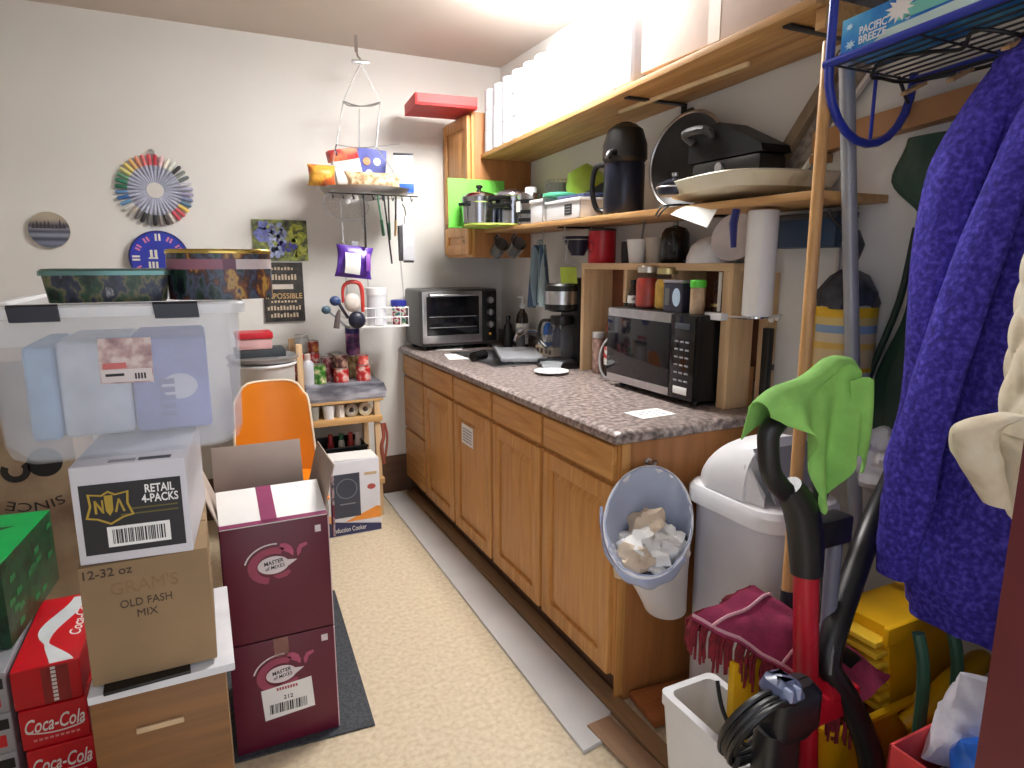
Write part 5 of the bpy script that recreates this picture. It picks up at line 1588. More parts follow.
# packs inside
for k, (x0, x1, y0, h, c, lab) in enumerate(((-.325, -.272, 1.56, .2, (150, 186, 222), 'pale blue wrapped pack at the left inside the clear tote'), (-.27, -.142, 1.57, .205, (214, 222, 234), 'white wrapped pack in the middle inside the clear tote'), (-.139, .008, 1.56, .208, (140, 146, 206), 'lavender wrapped pack with lettering at the right inside the clear tote'))):
    t2 = thing('wrapped_pack', lab, 'pack', ((x0 + x1) / 2, y0 + .1, TZ0 + .0045), 'wrapped packs inside the clear tote')
    part('pack', B().box(x0, x1, y0, y0 + .28, TZ0 + .0045, TZ0 + h, .012, seg=3), plain('pack_%d' % k, c, .5, var=.08, scale=12, bump=.25, bscale=24), t2)
    if k == 2:
        part('white_print', B().prism(circ(.035, 18, ry=.028), ((x0 + x1) / 2 + .015, y0 - .0002, TZ0 + .1), X, Z, .0008), plain('print_mist', (214, 214, 236), .5), t2)
        b = B()
        for i in range(5):
            b.prism([(-.03, -.006), (.0, -.006), (.0, .006), (-.03, .006)], ((x0 + x1) / 2 + .005, y0 - .0003, TZ0 + .04 + .018 * i), X, Z, .0009)
        part('letter_print', b, plain('print_slate', (130, 134, 180), .5), t2)
# tins on the lid
TINZ = TZ1 + .0015
t = thing('gift_tin', 'low green printed tin standing at the left on the clear tote', 'tin', (-.15, 1.5, TINZ))
FG = blot('tin_scene', [(.34, (14, 30, 22)), (.43, (40, 70, 48)), (.5, (110, 104, 70)), (.55, (50, 56, 76)), (.66, (20, 26, 34)), (.8, (206, 206, 206))], 44, .3, stretch=(1, 1, .6))
part('body', B().rings([rrect(-.252 + a, -.05 - a, 1.42 + a, 1.57 - a, z, .012) for z, a in ((TINZ, .006), (TINZ + .05, 0))], True, True, True), FG, t)
part('lid', B().rings([rrect(-.257 + a, -.045 - a, 1.416 + a, 1.574 - a, z, .014) for z, a in ((TINZ + .05, 0), (TINZ + .058, 0), (TINZ + .062, .005))], True, True, True), plain('tin_teal', (96, 130, 126), .25, .7), t)
t = thing('gift_tin', 'tall printed tin with a gold lid at the right on the clear tote', 'tin', (.05, 1.5, TINZ))
FR = blot('tin_village', [(.32, (20, 24, 34)), (.41, (40, 64, 50)), (.47, (80, 88, 110)), (.52, (56, 46, 50)), (.58, (120, 70, 46)), (.63, (190, 150, 70)), (.7, (70, 60, 90))], 36, .3, stretch=(1, 1, .55))
part('body', B().lathe([(.1, TINZ), (.1, TINZ + .092)], (.0475, 1.5, 0), 40, sy=.72), FR, t)
part('awning_print', B().lathe([(.1006, TINZ + .06), (.1006, TINZ + .08)], (.0475, 1.5, 0), 40, sy=.72, cap0=False, cap1=False), bands('awning', [(0, (150, 100, 116)), (.5, (110, 70, 90)), (.6, (206, 190, 190)), (1, (150, 80, 100))], 'X', .24, -.12), t)
part('lid', B().lathe([(.101, TINZ + .091), (.102, TINZ + .092), (.102, TINZ + .096), (.099, TINZ + .1), (.0, TINZ + .099)], (.0475, 1.5, 0), 48, sy=.73, cap1=False), plain('tin_gold', (206, 176, 96), .2, .9), t)

# maroon mixer boxes
MAR = plain('maroon_card', (98, 22, 48), .35, var=.03)
MARL = plain('maroon_top', (140, 56, 96), .4)
ROSE = plain('rose_print', (186, 84, 118), .45)
ROSD = plain('rose_dim', (160, 66, 92), .45)
CRM = plain('logo_cream', (226, 216, 218), .45)
MY = 1.801


def logo(t, x, z, s=1.0):
    y = MY - .0002
    o = (x, y, z)
    drop = []
    for i in range(25):
        a = PI * .12 + (2 * PI - PI * .24) * i / 24
        drop.append((-.02 + .036 * math.cos(a) * 1.15, .026 * math.sin(a) - .002))
    drop.append((.044, .004))
    part('logo_drop', B().prism([(px_ * s, pz_ * s) for px_, pz_ in drop], (x, y - .0006, z), X, Z, .0008), CRM, t)
    part('logo_swirl', B().prism([(a * s, c * s) for a, c in arc_band(.044, .067, R(62), R(255), -.02, -.004, 24, .8)], o, X, Z, .0007), ROSD, t)
    part('logo_petal', B().prism([(a * s, c * s) for a, c in ((.002, .058), (-.002, .047), (.008, .036), (.024, .026), (.034, .016), (.036, .03), (.03, .046), (.016, .057))][::-1], o, X, Z, .0007), ROSE, t)
    part('logo_petal', B().prism([(a * s, c * s) for a, c in ((.046, .012), (.044, .03), (.052, .046), (.072, .05), (.074, .042), (.058, .034), (.054, .02))][::-1], o, X, Z, .0007), ROSE, t)
    part('logo_petal', B().prism([(a * s, c * s) for a, c in ((-.024, -.034), (.0, -.03), (.02, -.022), (.026, -.03), (.014, -.042), (-.01, -.045))][::-1], o, X, Z, .0007), ROSD, t)
    text('MASTER', t, INK, (x - .018 * s, y - .0013, z + .007 * s), X + .12 * Z, Z, .052 * s, .012 * s, bold=.02)
    text('of MIXES', t, INK, (x - .016 * s, y - .0013, z - .008 * s), X + .12 * Z, Z, .052 * s, .011 * s, bold=.01)
    part('arc_print', B().prism([(a * s, c * s) for a, c in arc_band(.073, .0775, R(80), R(165), -.02, -.004, 18, .85)], o, X, Z, .0006), CRM, t)


def maroon_base(t, z0, z1):
    part('carton', B().box(-.001, .285, MY, 2.14, z0, z1, .003), MAR, t)
    part('side_edge', B().box(.2835, .2862, MY - .0006, MY + .006, z0 + .002, z1 - .002, 0), plain('card_pale', (222, 190, 196), .5), t)


t = thing('maroon_carton', 'maroon drink mixer carton with a white barcode label on the rubber mat', 'box', (.15, 1.97, .0075), 'maroon cartons')
maroon_base(t, .0078, .346)
logo(t, .15, .235)
lab = part('shipping_label', B().prism([(-.065, -.05), (.075, -.05), (.075, .048), (-.065, .048)], (.14, MY - .0012, .15), (1, 0, .06), (-.06, 0, 1), .0007), PAPER, t)
text('212', lab, INK, (.145, MY - .002, .158), X, Z, .026, .012, bold=.01)
barcode(lab, (.145, MY - .002, .128), X, Z, .105, .03, INK, 22, 8)
text('GRENADINE', lab, plain('label_red', (170, 80, 90), .5), (.142, MY - .002, .188), X, Z, .06, .009) if 0 else None
b = B()
for i in range(8):
    b.prism([(-.028 + i * .0075, 0), (-.0225 + i * .0075, 0), (-.0225 + i * .0075, .009), (-.028 + i * .0075, .009)], (.142, MY - .0019, .183), X, Z, .0005)
part('red_print', b, plain('label_red', (176, 90, 100), .5), lab)
part('tape', B().box(.115, .155, MY - .001, MY - .0002, .29, .347, 0).box(.115, .155, MY - .001, 2.14, .346, .3468, 0), clear('tape_brown', (180, 130, 120), .2, .4), t)
part('corner_mark', B().prism([(0, 0), (.018, 0), (.018, .02), (0, .02)], (.247, MY - .0002, .305), X, Z, .0006), CRM, t)

t = thing('maroon_carton', 'maroon drink mixer carton with open flaps stacked on the labelled one', 'box', (.15, 1.97, .347), 'maroon cartons')
U0, U1 = .3475, .692
b = B()
th = .004
for a in ((-.001, .285, MY, MY + th), (-.001, .285, 2.14 - th, 2.14), (-.001, -.001 + th, MY, 2.14), (.285 - th, .285, MY, 2.14)):
    b.box(*a, U0, U1, .001)
b.box(-.001, .285, MY, 2.14, U0, U0 + th, .001)
part('carton', b, MAR, t)
part('side_edge', B().box(.2835, .2862, MY - .0006, MY + .006, U0 + .002, U1 - .002, 0), plain('card_pale2', (222, 190, 196), .5), t)
logo(t, .15, U0 + .225)
part('corner_mark', B().prism([(0, 0), (.016, 0), (.016, .02), (0, .02)], (.247, MY - .0002, U1 - .045), X, Z, .0006), CRM, t)
fl = part('front_flap', B().beam((.142, MY + .001, U1 + .002), (.142, MY + .162, U1 + .056), .283, .004, .001), PAPER, t)
up_ = Vector((0, -.316, .949)) * .0025
for nm, x, w, a_, c_ in (('flap_stripe', .128, .042, 0, 1), ('flap_edge_stripe', .142, .283, 0, .09)):
    q0, q1 = Vector((x, MY + .001, U1 + .002)), Vector((x, MY + .162, U1 + .056))
    part(nm, B().beam(q0 + (q1 - q0) * a_ + up_, q0 + (q1 - q0) * c_ + up_, w, .0008, 0), MARL, fl)
GRC = plain('card_inside', (186, 168, 156), .75, var=.03)
part('back_flap', B().beam((.132, 2.138, U1), (.132, 2.17, U1 + .135), .268, .004, .001, upv=(0, 1, 0)), GRC, t)
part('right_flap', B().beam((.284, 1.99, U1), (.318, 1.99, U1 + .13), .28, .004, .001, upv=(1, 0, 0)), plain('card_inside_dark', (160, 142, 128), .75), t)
part('left_flap', B().beam((.0, 1.98, U1), (-.03, 1.985, U1 + .085), .3, .004, .001, upv=(1, 0, 0)), GRC, t)
part('torn_edge', B().beam((.31, 1.85, U1 + .1), (.305, 1.84, U1 - .08), .03, .006, .001, upv=(1, 0, 0)), blot('torn_print', [(.4, (120, 40, 60)), (.55, (196, 170, 170)), (.65, (60, 50, 56))], 40, .6), t)

# soft drink cases
CO = plain('cola_red', (206, 16, 34), .32, var=.03)
COD = plain('cola_dark', (150, 40, 40), .4, var=.1, scale=20)
SIL = plain('silver_card', (168, 170, 178), .35, .3)
h = .1165
for k in range(3):
    lab = ['red soda case at the bottom of the red stack on the floor', 'red soda case with white script on its end, middle of the red stack', 'red soda case with a white wave on top of the red stack'][k]
    dx = (.012, .006, 0)[k]
    x0, x1, y0, y1, z0, z1 = -.522 + dx, -.368 + dx, 1.93 - .006 * (2 - k), 2.34, .0006 + h * k + .0006 * k, .0006 + h * (k + 1)
    t = thing('soda_case', lab, 'case', ((x0 + x1) / 2, 2.13, z0), 'red soda cases')
    part('carton', B().box(x0, x1, y0, y1, z0, z1, .006, seg=3), CO, t)
    f = y0 - .0002
    if k < 2:
        text('Coca-Cola', t, PAPER, (x0 + .078, f, z0 + .068), X, Z, .135, .042, shear=.35, bold=.01)
        b = B().prism(arc_band(.2, .2035, R(252), R(286), .05, .24, 14), (x0 + .085 - .05, f, z0 + .0), X, Z, .0006)
        part('underline_print', b, PAPER, t)
        b = B()
        for i in range(9):
            b.prism([(i * .012, 0), (i * .012 + .008, 0), (i * .012 + .008, .006), (i * .012, .006)], (x0 + .026, f, z0 + .022), X, Z, .0005)
        part('small_print', b, plain('pink_print', (230, 150, 150), .5), t)
    else:
        part('end_window', B().prism([(.066, .004), (.128, .004), (.128, h - .008), (.066, h - .008)], (x0, f, z0), X, Z, .0006), COD, t)
        b = B()
        for i in range(9):
            b.prism([(0, i * .0115), (.011, i * .0115), (.011, i * .0115 + .008), (0, i * .0115 + .008)], (x0 + .088, f - .0006, z0 + .008), X, Z, .0005)
        part('end_print', b, PAPER, t)
        # white wave along the top
        b = B()
        n = 40
        up_, lo_ = [], []
        for i in range(n + 1):
            v = i / n
            c = .09 + .03 * math.sin(v * 6.0 + 2.2) - .02 * v
            w = .024 * abs(math.cos(v * 4.2 + .35)) + .005
            up_.append((max(.004, c - w), v * (y1 - y0) * .94 + .005))
            lo_.append((min(.15, c + w), v * (y1 - y0) * .94 + .005))
        for i in range(n):
            b.prism([up_[i], lo_[i], lo_[i + 1], up_[i + 1]], (x0, y0, z1 - .0002), X, Y, .0008)
        part('wave_print', b, plain('wave_white', (220, 226, 230), .4), t)
        text('Coca-Cola', t, PAPER, (x1 - .03, y0 + .24, z1 - .0001), Y, NX, .2, .03, shear=.35, bold=.01)
for k in range(3):
    lab = ['silver soda case at the bottom of the silver stack', 'silver soda case in the middle of the silver stack', 'silver soda case under the green printed box'][k]
    z0 = .0006 + (h + .0006) * k
    t = thing('soda_case', lab, 'case', (-.62, 2.12, z0), 'silver soda cases')
    part('carton', B().box(-.7, -.532, 1.94, 2.34, z0, z0 + h, .006, seg=3), SIL, t)
    part('red_print', B().prism([(.03, .02), (.15, .02), (.15, .055), (.03, .055)], (-.7, 1.9398, z0), X, Z, .0006), RED, t)
    part('dark_print', B().prism([(.11, .07), (.16, .07), (.16, .1), (.11, .1)], (-.7, 1.9398, z0), X, Z, .0006), INK, t)
LEAFM = plain('leaf_green', (26, 120, 66), .45)
t = thing('green_carton', 'green printed carton resting on the silver soda cases', 'box', (-.68, 2.3, .354))
m = Matrix.Translation((-.538, 2.055, 0)) @ Matrix.Rotation(R(-6), 4, 'Z')
gz0, gz1 = .3555, .6
part('carton', B().box(-.3, 0, 0, .42, gz0, gz1, .004, 0, m), blot('green_dark', [(.36, (12, 40, 26)), (.5, (18, 76, 44)), (.6, (30, 60, 40)), (.7, (56, 40, 44))], 14, .4), t)
part('top_panel', B().box(-.299, -.001, .001, .419, gz1 - .0003, gz1 + .0012, 0, 0, m), GREENP, t)
b = B()
b.prism([(-.3, .1), (-.14, .1), (-.1, .17), (-.12, .25), (-.06, .3), (-.3, .29)], m @ Vector((0, 0, gz1 + .001)), m.to_3x3() @ X, m.to_3x3() @ Y, .0008)
part('dark_print', b, plain('print_umber', (60, 56, 40), .5), t)
rnd = random.Random(11)
for k in range(14):
    b = B()
    y, z = .03 + .36 * rnd.random(), .03 + .18 * rnd.random()
    b.prism([(-.02, -.008), (.022, -.004), (.02, .01), (-.016, .012)], m @ Vector((.0002, y, gz0 + z)), m.to_3x3() @ Y, Z, .0007)
    part('leaf_marking', b, LEAFM, t)

# upturned brown carton further back
t = thing('upturned_carton', 'tan carton with upside down black lettering behind the green carton', 'box', (-.7, 3.0, 0))
ux0, ux1, uy, uz1 = -1.05, -.46, 2.8, 1.06
part('carton', B().box(ux0, ux1, uy, 3.25, .0005, uz1, .006), blot('sack_tan', [(.35, (112, 84, 68)), (.5, (160, 138, 112)), (.65, (176, 160, 132))], 3, .8), t)
o = Vector((-.6, uy - .0002, .66))
part('black_disc', B().prism(circ(.055, 24), o + Vector((.045, 0, .02)), X, Z, .0008), INK, t)
part('black_disc', B().prism(arc_band(.022, .045, R(150), R(400), 0, 0, 20), o + Vector((-.045, 0, .0)), X, Z, .0008), INK, t)
text('SINCE', t, plain('sack_ink', (44, 40, 38), .7), o + Vector((.0, 0, -.145)), NX, -Z, .18, .034, arc=.22)
# ---------------------------------------------------------------- pail, bins and mop gear at the end of the counter
b = B().cyl((1.203, 1.529, .8), (1.203, 1.5, .8), .008).cyl((1.203, 1.5, .795), (1.203, 1.494, .812), .006)
b.lathe([(.013, 0), (.013, .003), (.0, .004)], (1.203, 1.53, .8), 16, m=Matrix.Rotation(R(90), 4, 'X'), cap1=False)
solo('wall_hook', 'small metal hook on the cabinet end above the pail', 'hook', b, STEEL)

t = thing('waste_pail', 'white oval waste pail with a clear liner hanging on the cabinet end', 'pail', (1.2, 1.4, .33))
C = Vector((1.113, 1.395, .672))
U = Vector((.145, -.01, -.008))          # across
Vv = Vector((.062, .098, .115))        # up along the rim plane
Bc = Vector((1.22, 1.44, .36))
Bu, Bv = Vector((.068, 0, 0)), Vector((0, .058, .012))
n = 40


def pring(f, inset=0.0, flare=0.0):
    c = C.lerp(Bc, f)
    u = U.lerp(Bu, f)
    v = Vv.lerp(Bv, f)
    k = 1 - inset
    return [c + u * (k + flare) * math.cos(2 * PI * i / n) + v * (k + flare) * math.sin(2 * PI * i / n) for i in range(n)]


b = B()
b.rings([pring(1), pring(.96), pring(.5), pring(0), pring(0, 0, .04), pring(-.03, 0, .03), pring(-.03, .03), pring(.05, .05), pring(.5, .06), pring(.93, .07)], True, True, True)
part('pail', b, plain('pail_white', (226, 226, 230), .35, var=.015), t)
b = B()
rs = []
rnd = random.Random(4)
for f, ins in ((-.032, .0), (-.034, .035), (.06, .09), (.25, .12), (.45, .14), (.6, .16)):
    ring = pring(f, ins)
    c = C.lerp(Bc, f)
    out = []
    for i, p in enumerate(ring):
        q = p + (p - c) * (.06 * noise.noise(Vector((i * .9, f * 9, 1.3))))
        out.append(q)
    rs.append(out)
b.rings(rs, True, False, True)
part('liner', b, clear('liner_blue', (186, 200, 232), .2, .5), t)


def lip(u, v):
    a = R(165 + 150 * u)
    f = -.05 + .2 * v * math.sin(PI * u) ** .5
    c = C.lerp(Bc, f)
    k = 1.05 + .07 * math.sin(v * PI) + .03 * math.sin(u * 31) * v
    return c + U.lerp(Bu, f) * k * math.cos(a) + Vv.lerp(Bv, f) * k * math.sin(a)


part('liner_fold', B().sheet(lip, 40, 8, .001), bpy.data.materials['liner_blue'], t)
rnd = random.Random(9)
for k in range(10):
    a = rnd.random() * 2 * PI
    r_ = .6 * math.sqrt(rnd.random())
    c = C.lerp(Bc, .14 + .1 * rnd.random()) + U * r_ * math.cos(a) + Vv * (r_ * math.sin(a) * .8 - .2)
    lab = 'crumpled paper scrap lying in the hanging waste pail'
    o = solo('crumpled_paper', lab, 'waste', B().ball(c, .046 + .014 * rnd.random(), (1, .9, .8), lump=.55, seed=k * 3.1, nu=18, nv=12), [PAPER, OFFW, plain('scrap_tan_%d' % k, (216, 196, 172), .7)][k % 3], 'scraps in the waste pail')
solo('black_wrapper', 'dark wrapper lying at the lower edge of the hanging pail', 'waste', B().ball(C.lerp(Bc, .12) - Vv * .72 - U * .25, .026, (1.2, .8, .35), lump=.4, seed=3), plain('wrapper_dark', (50, 54, 70), .4))

# swing top bin
t = thing('swing_bin', 'tall white swing top bin beside the hanging pail', 'bin', (1.44, 1.26, 0))
tx0, tx1, ty0, ty1 = 1.285, 1.56, 1.115, 1.455
GW = plain('bin_body', (206, 206, 216), .4, var=.02)
GWL = plain('bin_lid', (232, 232, 236), .3, var=.015)
b = B()
b.rings([rrect(tx0 + a, tx1 - a, ty0 + a, ty1 - a, z, .07) for z, a in ((.0006, .02), (.01, .012), (.7, .006), (.715, .004))], True, True, True)
part('body', b, GW, t)
b = B()
b.rings([rrect(tx0 + a, tx1 - a, ty0 + a, ty1 - a, z, .075) for z, a in ((.7, -.006), (.705, -.012), (.742, -.012), (.757, -.004), (.762, .01), (.765, .03))], True, True, True)
l = part('lid', b, GWL, t)
cxm, cym = (tx0 + tx1) / 2, (ty0 + ty1) / 2


def hood(u, v):
    """far half of the rounded hood over the swing flap"""
    a = PI * u
    rx, ry, rz = .128, .165, .165
    e = v * PI / 2 * .98
    return (cxm - rx * math.cos(a) * (1 - .05 * v), cym + .02 + ry * math.cos(e) * (1 - 0) * 1.0 - .01, .762 + rz * (math.sin(a) ** .55) * math.sin(e) ** .6 if math.sin(e) > 0 else .762)


b = B()
rs = []
for j in range(13):
    f = j / 12
    y = ty1 - .015 - f * .215
    hh = .165 * math.sqrt(max(0, 1 - (1 - f) ** 2)) + .002
    ring = []
    for i in range(19):
        a = PI * i / 18
        ring.append((cxm - .137 * math.copysign(abs(math.cos(a)) ** .8, math.cos(a)) * (.6 + .4 * min(1, f * 3) ** .6), y, .762 + hh * math.sin(a) ** .75))
    rs.append(ring)
b.rings(rs, True, True, True)
part('hood', b, GWL, l)
b = B()
fr = rs[-1]
b.beam((cxm, ty1 - .222, .905), (cxm, ty0 + .03, .775), .2, .008, .003)
part('swing_flap', b, plain('flap_grey', (150, 150, 160), .4), l)
for s in (-1, 1):
    b = B()
    b.rings([[(cxm + s * .112, ty1 - .218, .763), (cxm + s * .112, ty1 - .218, .87), (cxm + s * .105, ty0 + .06, .79), (cxm + s * .105, ty0 + .06, .763)], [(cxm + s * .126, ty1 - .218, .763), (cxm + s * .126, ty1 - .218, .86), (cxm + s * .12, ty0 + .05, .78), (cxm + s * .12, ty0 + .05, .763)]], True, True, True)
    part('cheek', b, GWL, l)

# square white tub
t = thing('white_tub', 'square white plastic tub on the floor in front of the swing top bin', 'tub', (1.0, .9, 0))
wx0, wx1, wy0, wy1, wh = .915, 1.078, .815, 1.088, .4
b = B()
b.rings([rrect(wx0 + .03, wx1 - .03, wy0 + .03, wy1 - .03, .0006, .02), rrect(wx0 + .004, wx1 - .004, wy0 + .004, wy1 - .004, wh - .03, .02), rrect(wx0, wx1, wy0, wy1, wh - .028, .02), rrect(wx0, wx1, wy0, wy1, wh, .02),
         rrect(wx0 + .018, wx1 - .018, wy0 + .018, wy1 - .018, wh, .02), rrect(wx0 + .022, wx1 - .022, wy0 + .022, wy1 - .022, wh - .03, .02), rrect(wx0 + .05, wx1 - .05, wy0 + .05, wy1 - .05, .02, .02)], True, True, True)
part('tub', b, plain('tub_pale', (216, 216, 218), .4, var=.02), t)

# yellow mop bucket with wringer
YD = plain('yellow_deep', (222, 168, 10), .4, var=.08, scale=4)
t = thing('mop_bucket', 'yellow mop bucket with a ribbed side press wringer', 'bucket', (1.4, .93, 0))
b = B()
b.rings([rrect(1.185 + a, 1.69 - a, .83 + a, 1.075 - a, z, .05) for z, a in ((.05, .04), (.06, .035), (.36, .0), (.365, -.012), (.375, -.012), (.375, .004), (.08, .045))], True, True, True)
part('tub', b, YD, t)
for x in (1.25, 1.63):
    for y in (.9, 1.01):
        part('caster', B().cyl((x, y - .012, .026), (x, y + .012, .026), .025).box(x - .008, x + .008, y - .008, y + .008, .026, .062, .002), GREYD, t)
w = part('wringer', B().rings([[(x + dx, y, z) for x, y in ((1.4, .86), (1.66, .86), (1.66, 1.0), (1.4, 1.0))] for z, dx in ((.3, .05), (.32, .045), (.545, .0), (.555, .0))], True, True, True), YD, t)
for k in range(7):
    z = .325 + .031 * k
    part('rib', B().box(1.372 - .0 + .05 * (1 - k / 6) - .012, 1.42 + .05 * (1 - k / 6), .862, .99, z, z + .015, .004), plain('rib_yellow', (226, 186, 50), .4) if k == 0 else bpy.data.materials['rib_yellow'], w)
part('wringer_lip', B().box(1.385, 1.68, .85, .866, .515, .56, .006), YD, w)
part('press_handle', B().tube([(1.42, .815, .33), (1.47, .795, .36), (1.56, .795, .4), (1.68, .8, .425), (1.72, .81, .4)], [.018, .028, .03, .028, .018], 12, smooth=5), YELL, t)
part('press_bracket', B().box(1.46, 1.62, .796, .826, .2, .4, .012), YD, t)
part('yellow_spout', B().rings([[(x, y, z) for x, y in ((1.2 - a, 1.025 - a), (1.225, 1.025 - a), (1.225, 1.065), (1.2 - a, 1.065))] for z, a in ((.37, .0), (.52, .02), (.53, .018))], True, True, True), YELL, t)
solo('yellow_sign', 'yellow plastic piece standing inside the square white tub', 'sign', B().beam((1.04, .93, .02), (1.06, .96, .52), .1, .02, .006, upv=(0, 1, 0)), YELL)

# maroon dust mop head with a fringe
MOP = plain('mop_maroon', (140, 40, 76), .85, var=.1, scale=30, bump=.5, bscale=180)
FRG = plain('fringe_red', (112, 22, 34), .9, var=.2, scale=60)
PIP = plain('mop_piping', (196, 146, 156), .7)
A_, B_, C_, D_ = Vector((.95, 1.03, .605)), Vector((1.15, 1.045, .635)), Vector((1.4, .845, .44)), Vector((1.24, .815, .42))
t = thing('dust_mop_head', 'maroon dust mop head with fringe draped over the bucket and tub', 'mop', (1.1, .88, .43))


def mop(u, v):
    p = A_.lerp(B_, u).lerp(D_.lerp(C_, u), v)
    return p + Vector((0, 0, .03 * math.sin(PI * u) * math.sin(PI * min(1, v * 1.2)) + .012 * noise.noise(Vector((u * 3, v * 5, 0)))))


part('pad', B().sheet(mop, 12, 20, .012), MOP, t)
part('piping', B().tube([Vector(mop(.02, v / 14)) + Vector((0, 0, .008)) for v in range(15)], .0045, 6), PIP, t)
part('piping', B().tube([Vector(mop(u / 10, .12 + .05 * math.sin(u * .3))) + Vector((0, 0, .01)) for u in range(11)], .004, 6), PIP, t)
part('piping', B().tube([Vector(mop(u / 10, .55)) + Vector((0, 0, .008)) for u in range(11)], .0045, 6), PIP, t)
b = B()
rnd = random.Random(2)
for k in range(150):
    v = rnd.random()
    p = Vector(mop(0, v)) if k < 105 else Vector(mop(rnd.random(), 0))
    out = Vector((-.012, -.006, 0)) if k < 105 else Vector((-.004, .012, 0))
    L_ = .05 + .035 * rnd.random()
    b.tube([p, p + out * (.6 + rnd.random()) + Vector((0, 0, -.012)), p + out * (1 + rnd.random()) + Vector((.008 * rnd.random(), 0, -L_))], [.004, .0042, .003], 5)
f = part('fringe', b, FRG, t)
f['kind'] = 'stuff'
part('handle_slot', B().sheet(lambda u, v: Vector(mop(.62 + .3 * u, .62 + .2 * v)) + Vector((0, 0, .008)), 6, 6, .003), BLACK, t)

# mop pole
t = thing('mop_pole', 'long wooden pole leaning up from the mop bucket in front of the shelves', 'pole', (1.27, 1.03, .4))
P0, P1 = Vector((1.437, 1.195, 1.93)), Vector((1.262, 1.035, .6))
part('shaft', B().tube([P0, P1], [.0145, .0155], 14), BROOMW, t)
Q = P1 + (P1 - P0).normalized() * .17
part('ferrule', B().tube([P1, Q], [.017, .017], 12), plain('ferrule_navy', (24, 28, 44), .4), t)
part('clip', B().obox(Q + Vector((-.03, -.01, .04)), (.018, .016, .05), bev=.004), WHITE, t)
part('clip', B().obox(Q + Vector((.012, -.022, .03)), (.018, .016, .04), bev=.004), WHITE, t)
solo('grey_pole', 'grey metal pole standing in the mop bucket beside the wooden mop pole', 'pole', B().tube([(1.512, 1.203, 1.92), (1.61, 1.04, .085)], .0185, 14), plain('pole_grey', (158, 160, 164), .35, .2))
solo('thin_rod', 'thin pale rod just behind the grey pole', 'rod', B().tube([(1.735, 1.345, 1.735), (1.735, 1.345, .0008)], .006, 8), plain('rod_pale', (196, 192, 184), .5))

# red carpet cleaner
VR = plain('vac_red', (176, 20, 40), .35, var=.05)
VB = plain('vac_black', (22, 22, 25), .4, var=.1)
VG = plain('vac_slate', (84, 92, 120), .3)
t = thing('carpet_cleaner', 'upright red and black carpet cleaner with a loop handle', 'cleaner', (1.12, .8, 0))
H0, H1 = Vector((1.098, .862, .79)), Vector((1.122, .835, .3))
part('red_tube', B().tube([H0 + (H0 - H1) * .05, H1, H1 + (H1 - H0) * .3], .0255, 16), VR, t)
nk = part('neck', B().tube([H0 + (H1 - H0) * .06, H0 + Vector((0, .003, .03)), Vector((1.08, .87, .9)), Vector((1.045, .878, .955))], [.031, .036, .036, .028], 14, smooth=3), VB, t)
part('loop_handle', B().tube([(1.055, .876, .93), (1.0, .88, .985), (.985, .882, 1.05), (.99, .882, 1.08), (1.04, .885, 1.11), (1.11, .885, 1.125), (1.15, .882, 1.09), (1.155, .88, 1.0), (1.13, .875, .93), (1.09, .872, .9)], .021, 12, smooth=4), VB, nk)
part('clamp', B().box(1.12, 1.222, .85, .9, .81, .872, .008), VB, nk)
part('grey_wand', B().tube([(1.2, .876, .81), (1.2, .872, .62), (1.19, .87, .56)], .0165, 12), plain('wand_grey', (110, 112, 128), .4), t)
part('hose_bracket', B().tube([(1.14, .83, .49), (1.19, .835, .48), (1.22, .84, .45)], [.03, .03, .026], 12).box(1.1, 1.24, .805, .86, .43, .49, .01), VR, t)
hs = [(1.62, 1.02, .88), (1.532, .985, .836), (1.396, .93, .775), (1.246, .87, .661), (1.181, .845, .595), (1.165, .835, .54), (1.2, .815, .475), (1.233, .79, .395), (1.251, .77, .309), (1.26, .75, .15), (1.26, .73, .03)]
part('hose', B().tube(hs, .027, 14, smooth=6), VB, t)
part('hose_seam', B().tube([Vector(p) + Vector((-.02, -.019, 0)) for p in hs[:6]], .0035, 6, smooth=6), plain('seam_grey', (120, 120, 124), .4), t)
part('base_housing', B().rings([rrect(1.088 + a, 1.168 - a, .69 + a, .872 - a, z, .03) for z, a in ((.0006, 0), (.12, 0), (.19, .01))], True, True, True), VB, t)
bd = part('motor_body', B().rings([rrect(.93 - a, 1.0 + a, .6 - a, .775 + a * .5, z, .04) for z, a in ((.0006, .02), (.1, .02), (.2, -.01), (.33, -.03), (.4, -.045))], True, True, True), VB, t)
part('cord_hook', B().rings([rrect(.912 + a, 1.03 - a, .735 + a, .805 - a, z, .022) for z, a in ((.49, .012), (.52, .0), (.585, .0), (.605, .014))], True, True, True), VB, bd)
part('hook_cap', B().rings([rrect(.915 + a, .975 - a, .733 + a, .807 - a, z, .022) for z, a in ((.598, -.002), (.618, .004), (.628, .02))], True, True, True), VG, bd)
part('hook_ridge', B().box(.922, .93, .73, .748, .6, .624, .003).box(.943, .951, .73, .748, .6, .624, .003), plain('ridge_pale', (150, 158, 186), .3), bd)
part('stem', B().rings([rrect(.9 + a, .99 - a, .745, .8, z, .02) for z, a in ((.2, -.01), (.36, -.005), (.52, .0))], True, True, True), VB, bd)
b = B()
rnd = random.Random(6)
for k in range(8):
    cxk, czk = .895 + .012 * rnd.random(), .515 + .012 * rnd.random()
    rr_ = .058 + .02 * rnd.random()
    pts = [(cxk + rr_ * 1.0 * math.cos(a), .765 + .045 * (k / 8) - .03 * math.sin(a), czk + rr_ * 1.15 * math.sin(a)) for a in [2 * PI * i / 28 for i in range(28)]]
    b.tube(pts, .0052, 7, closed=True)
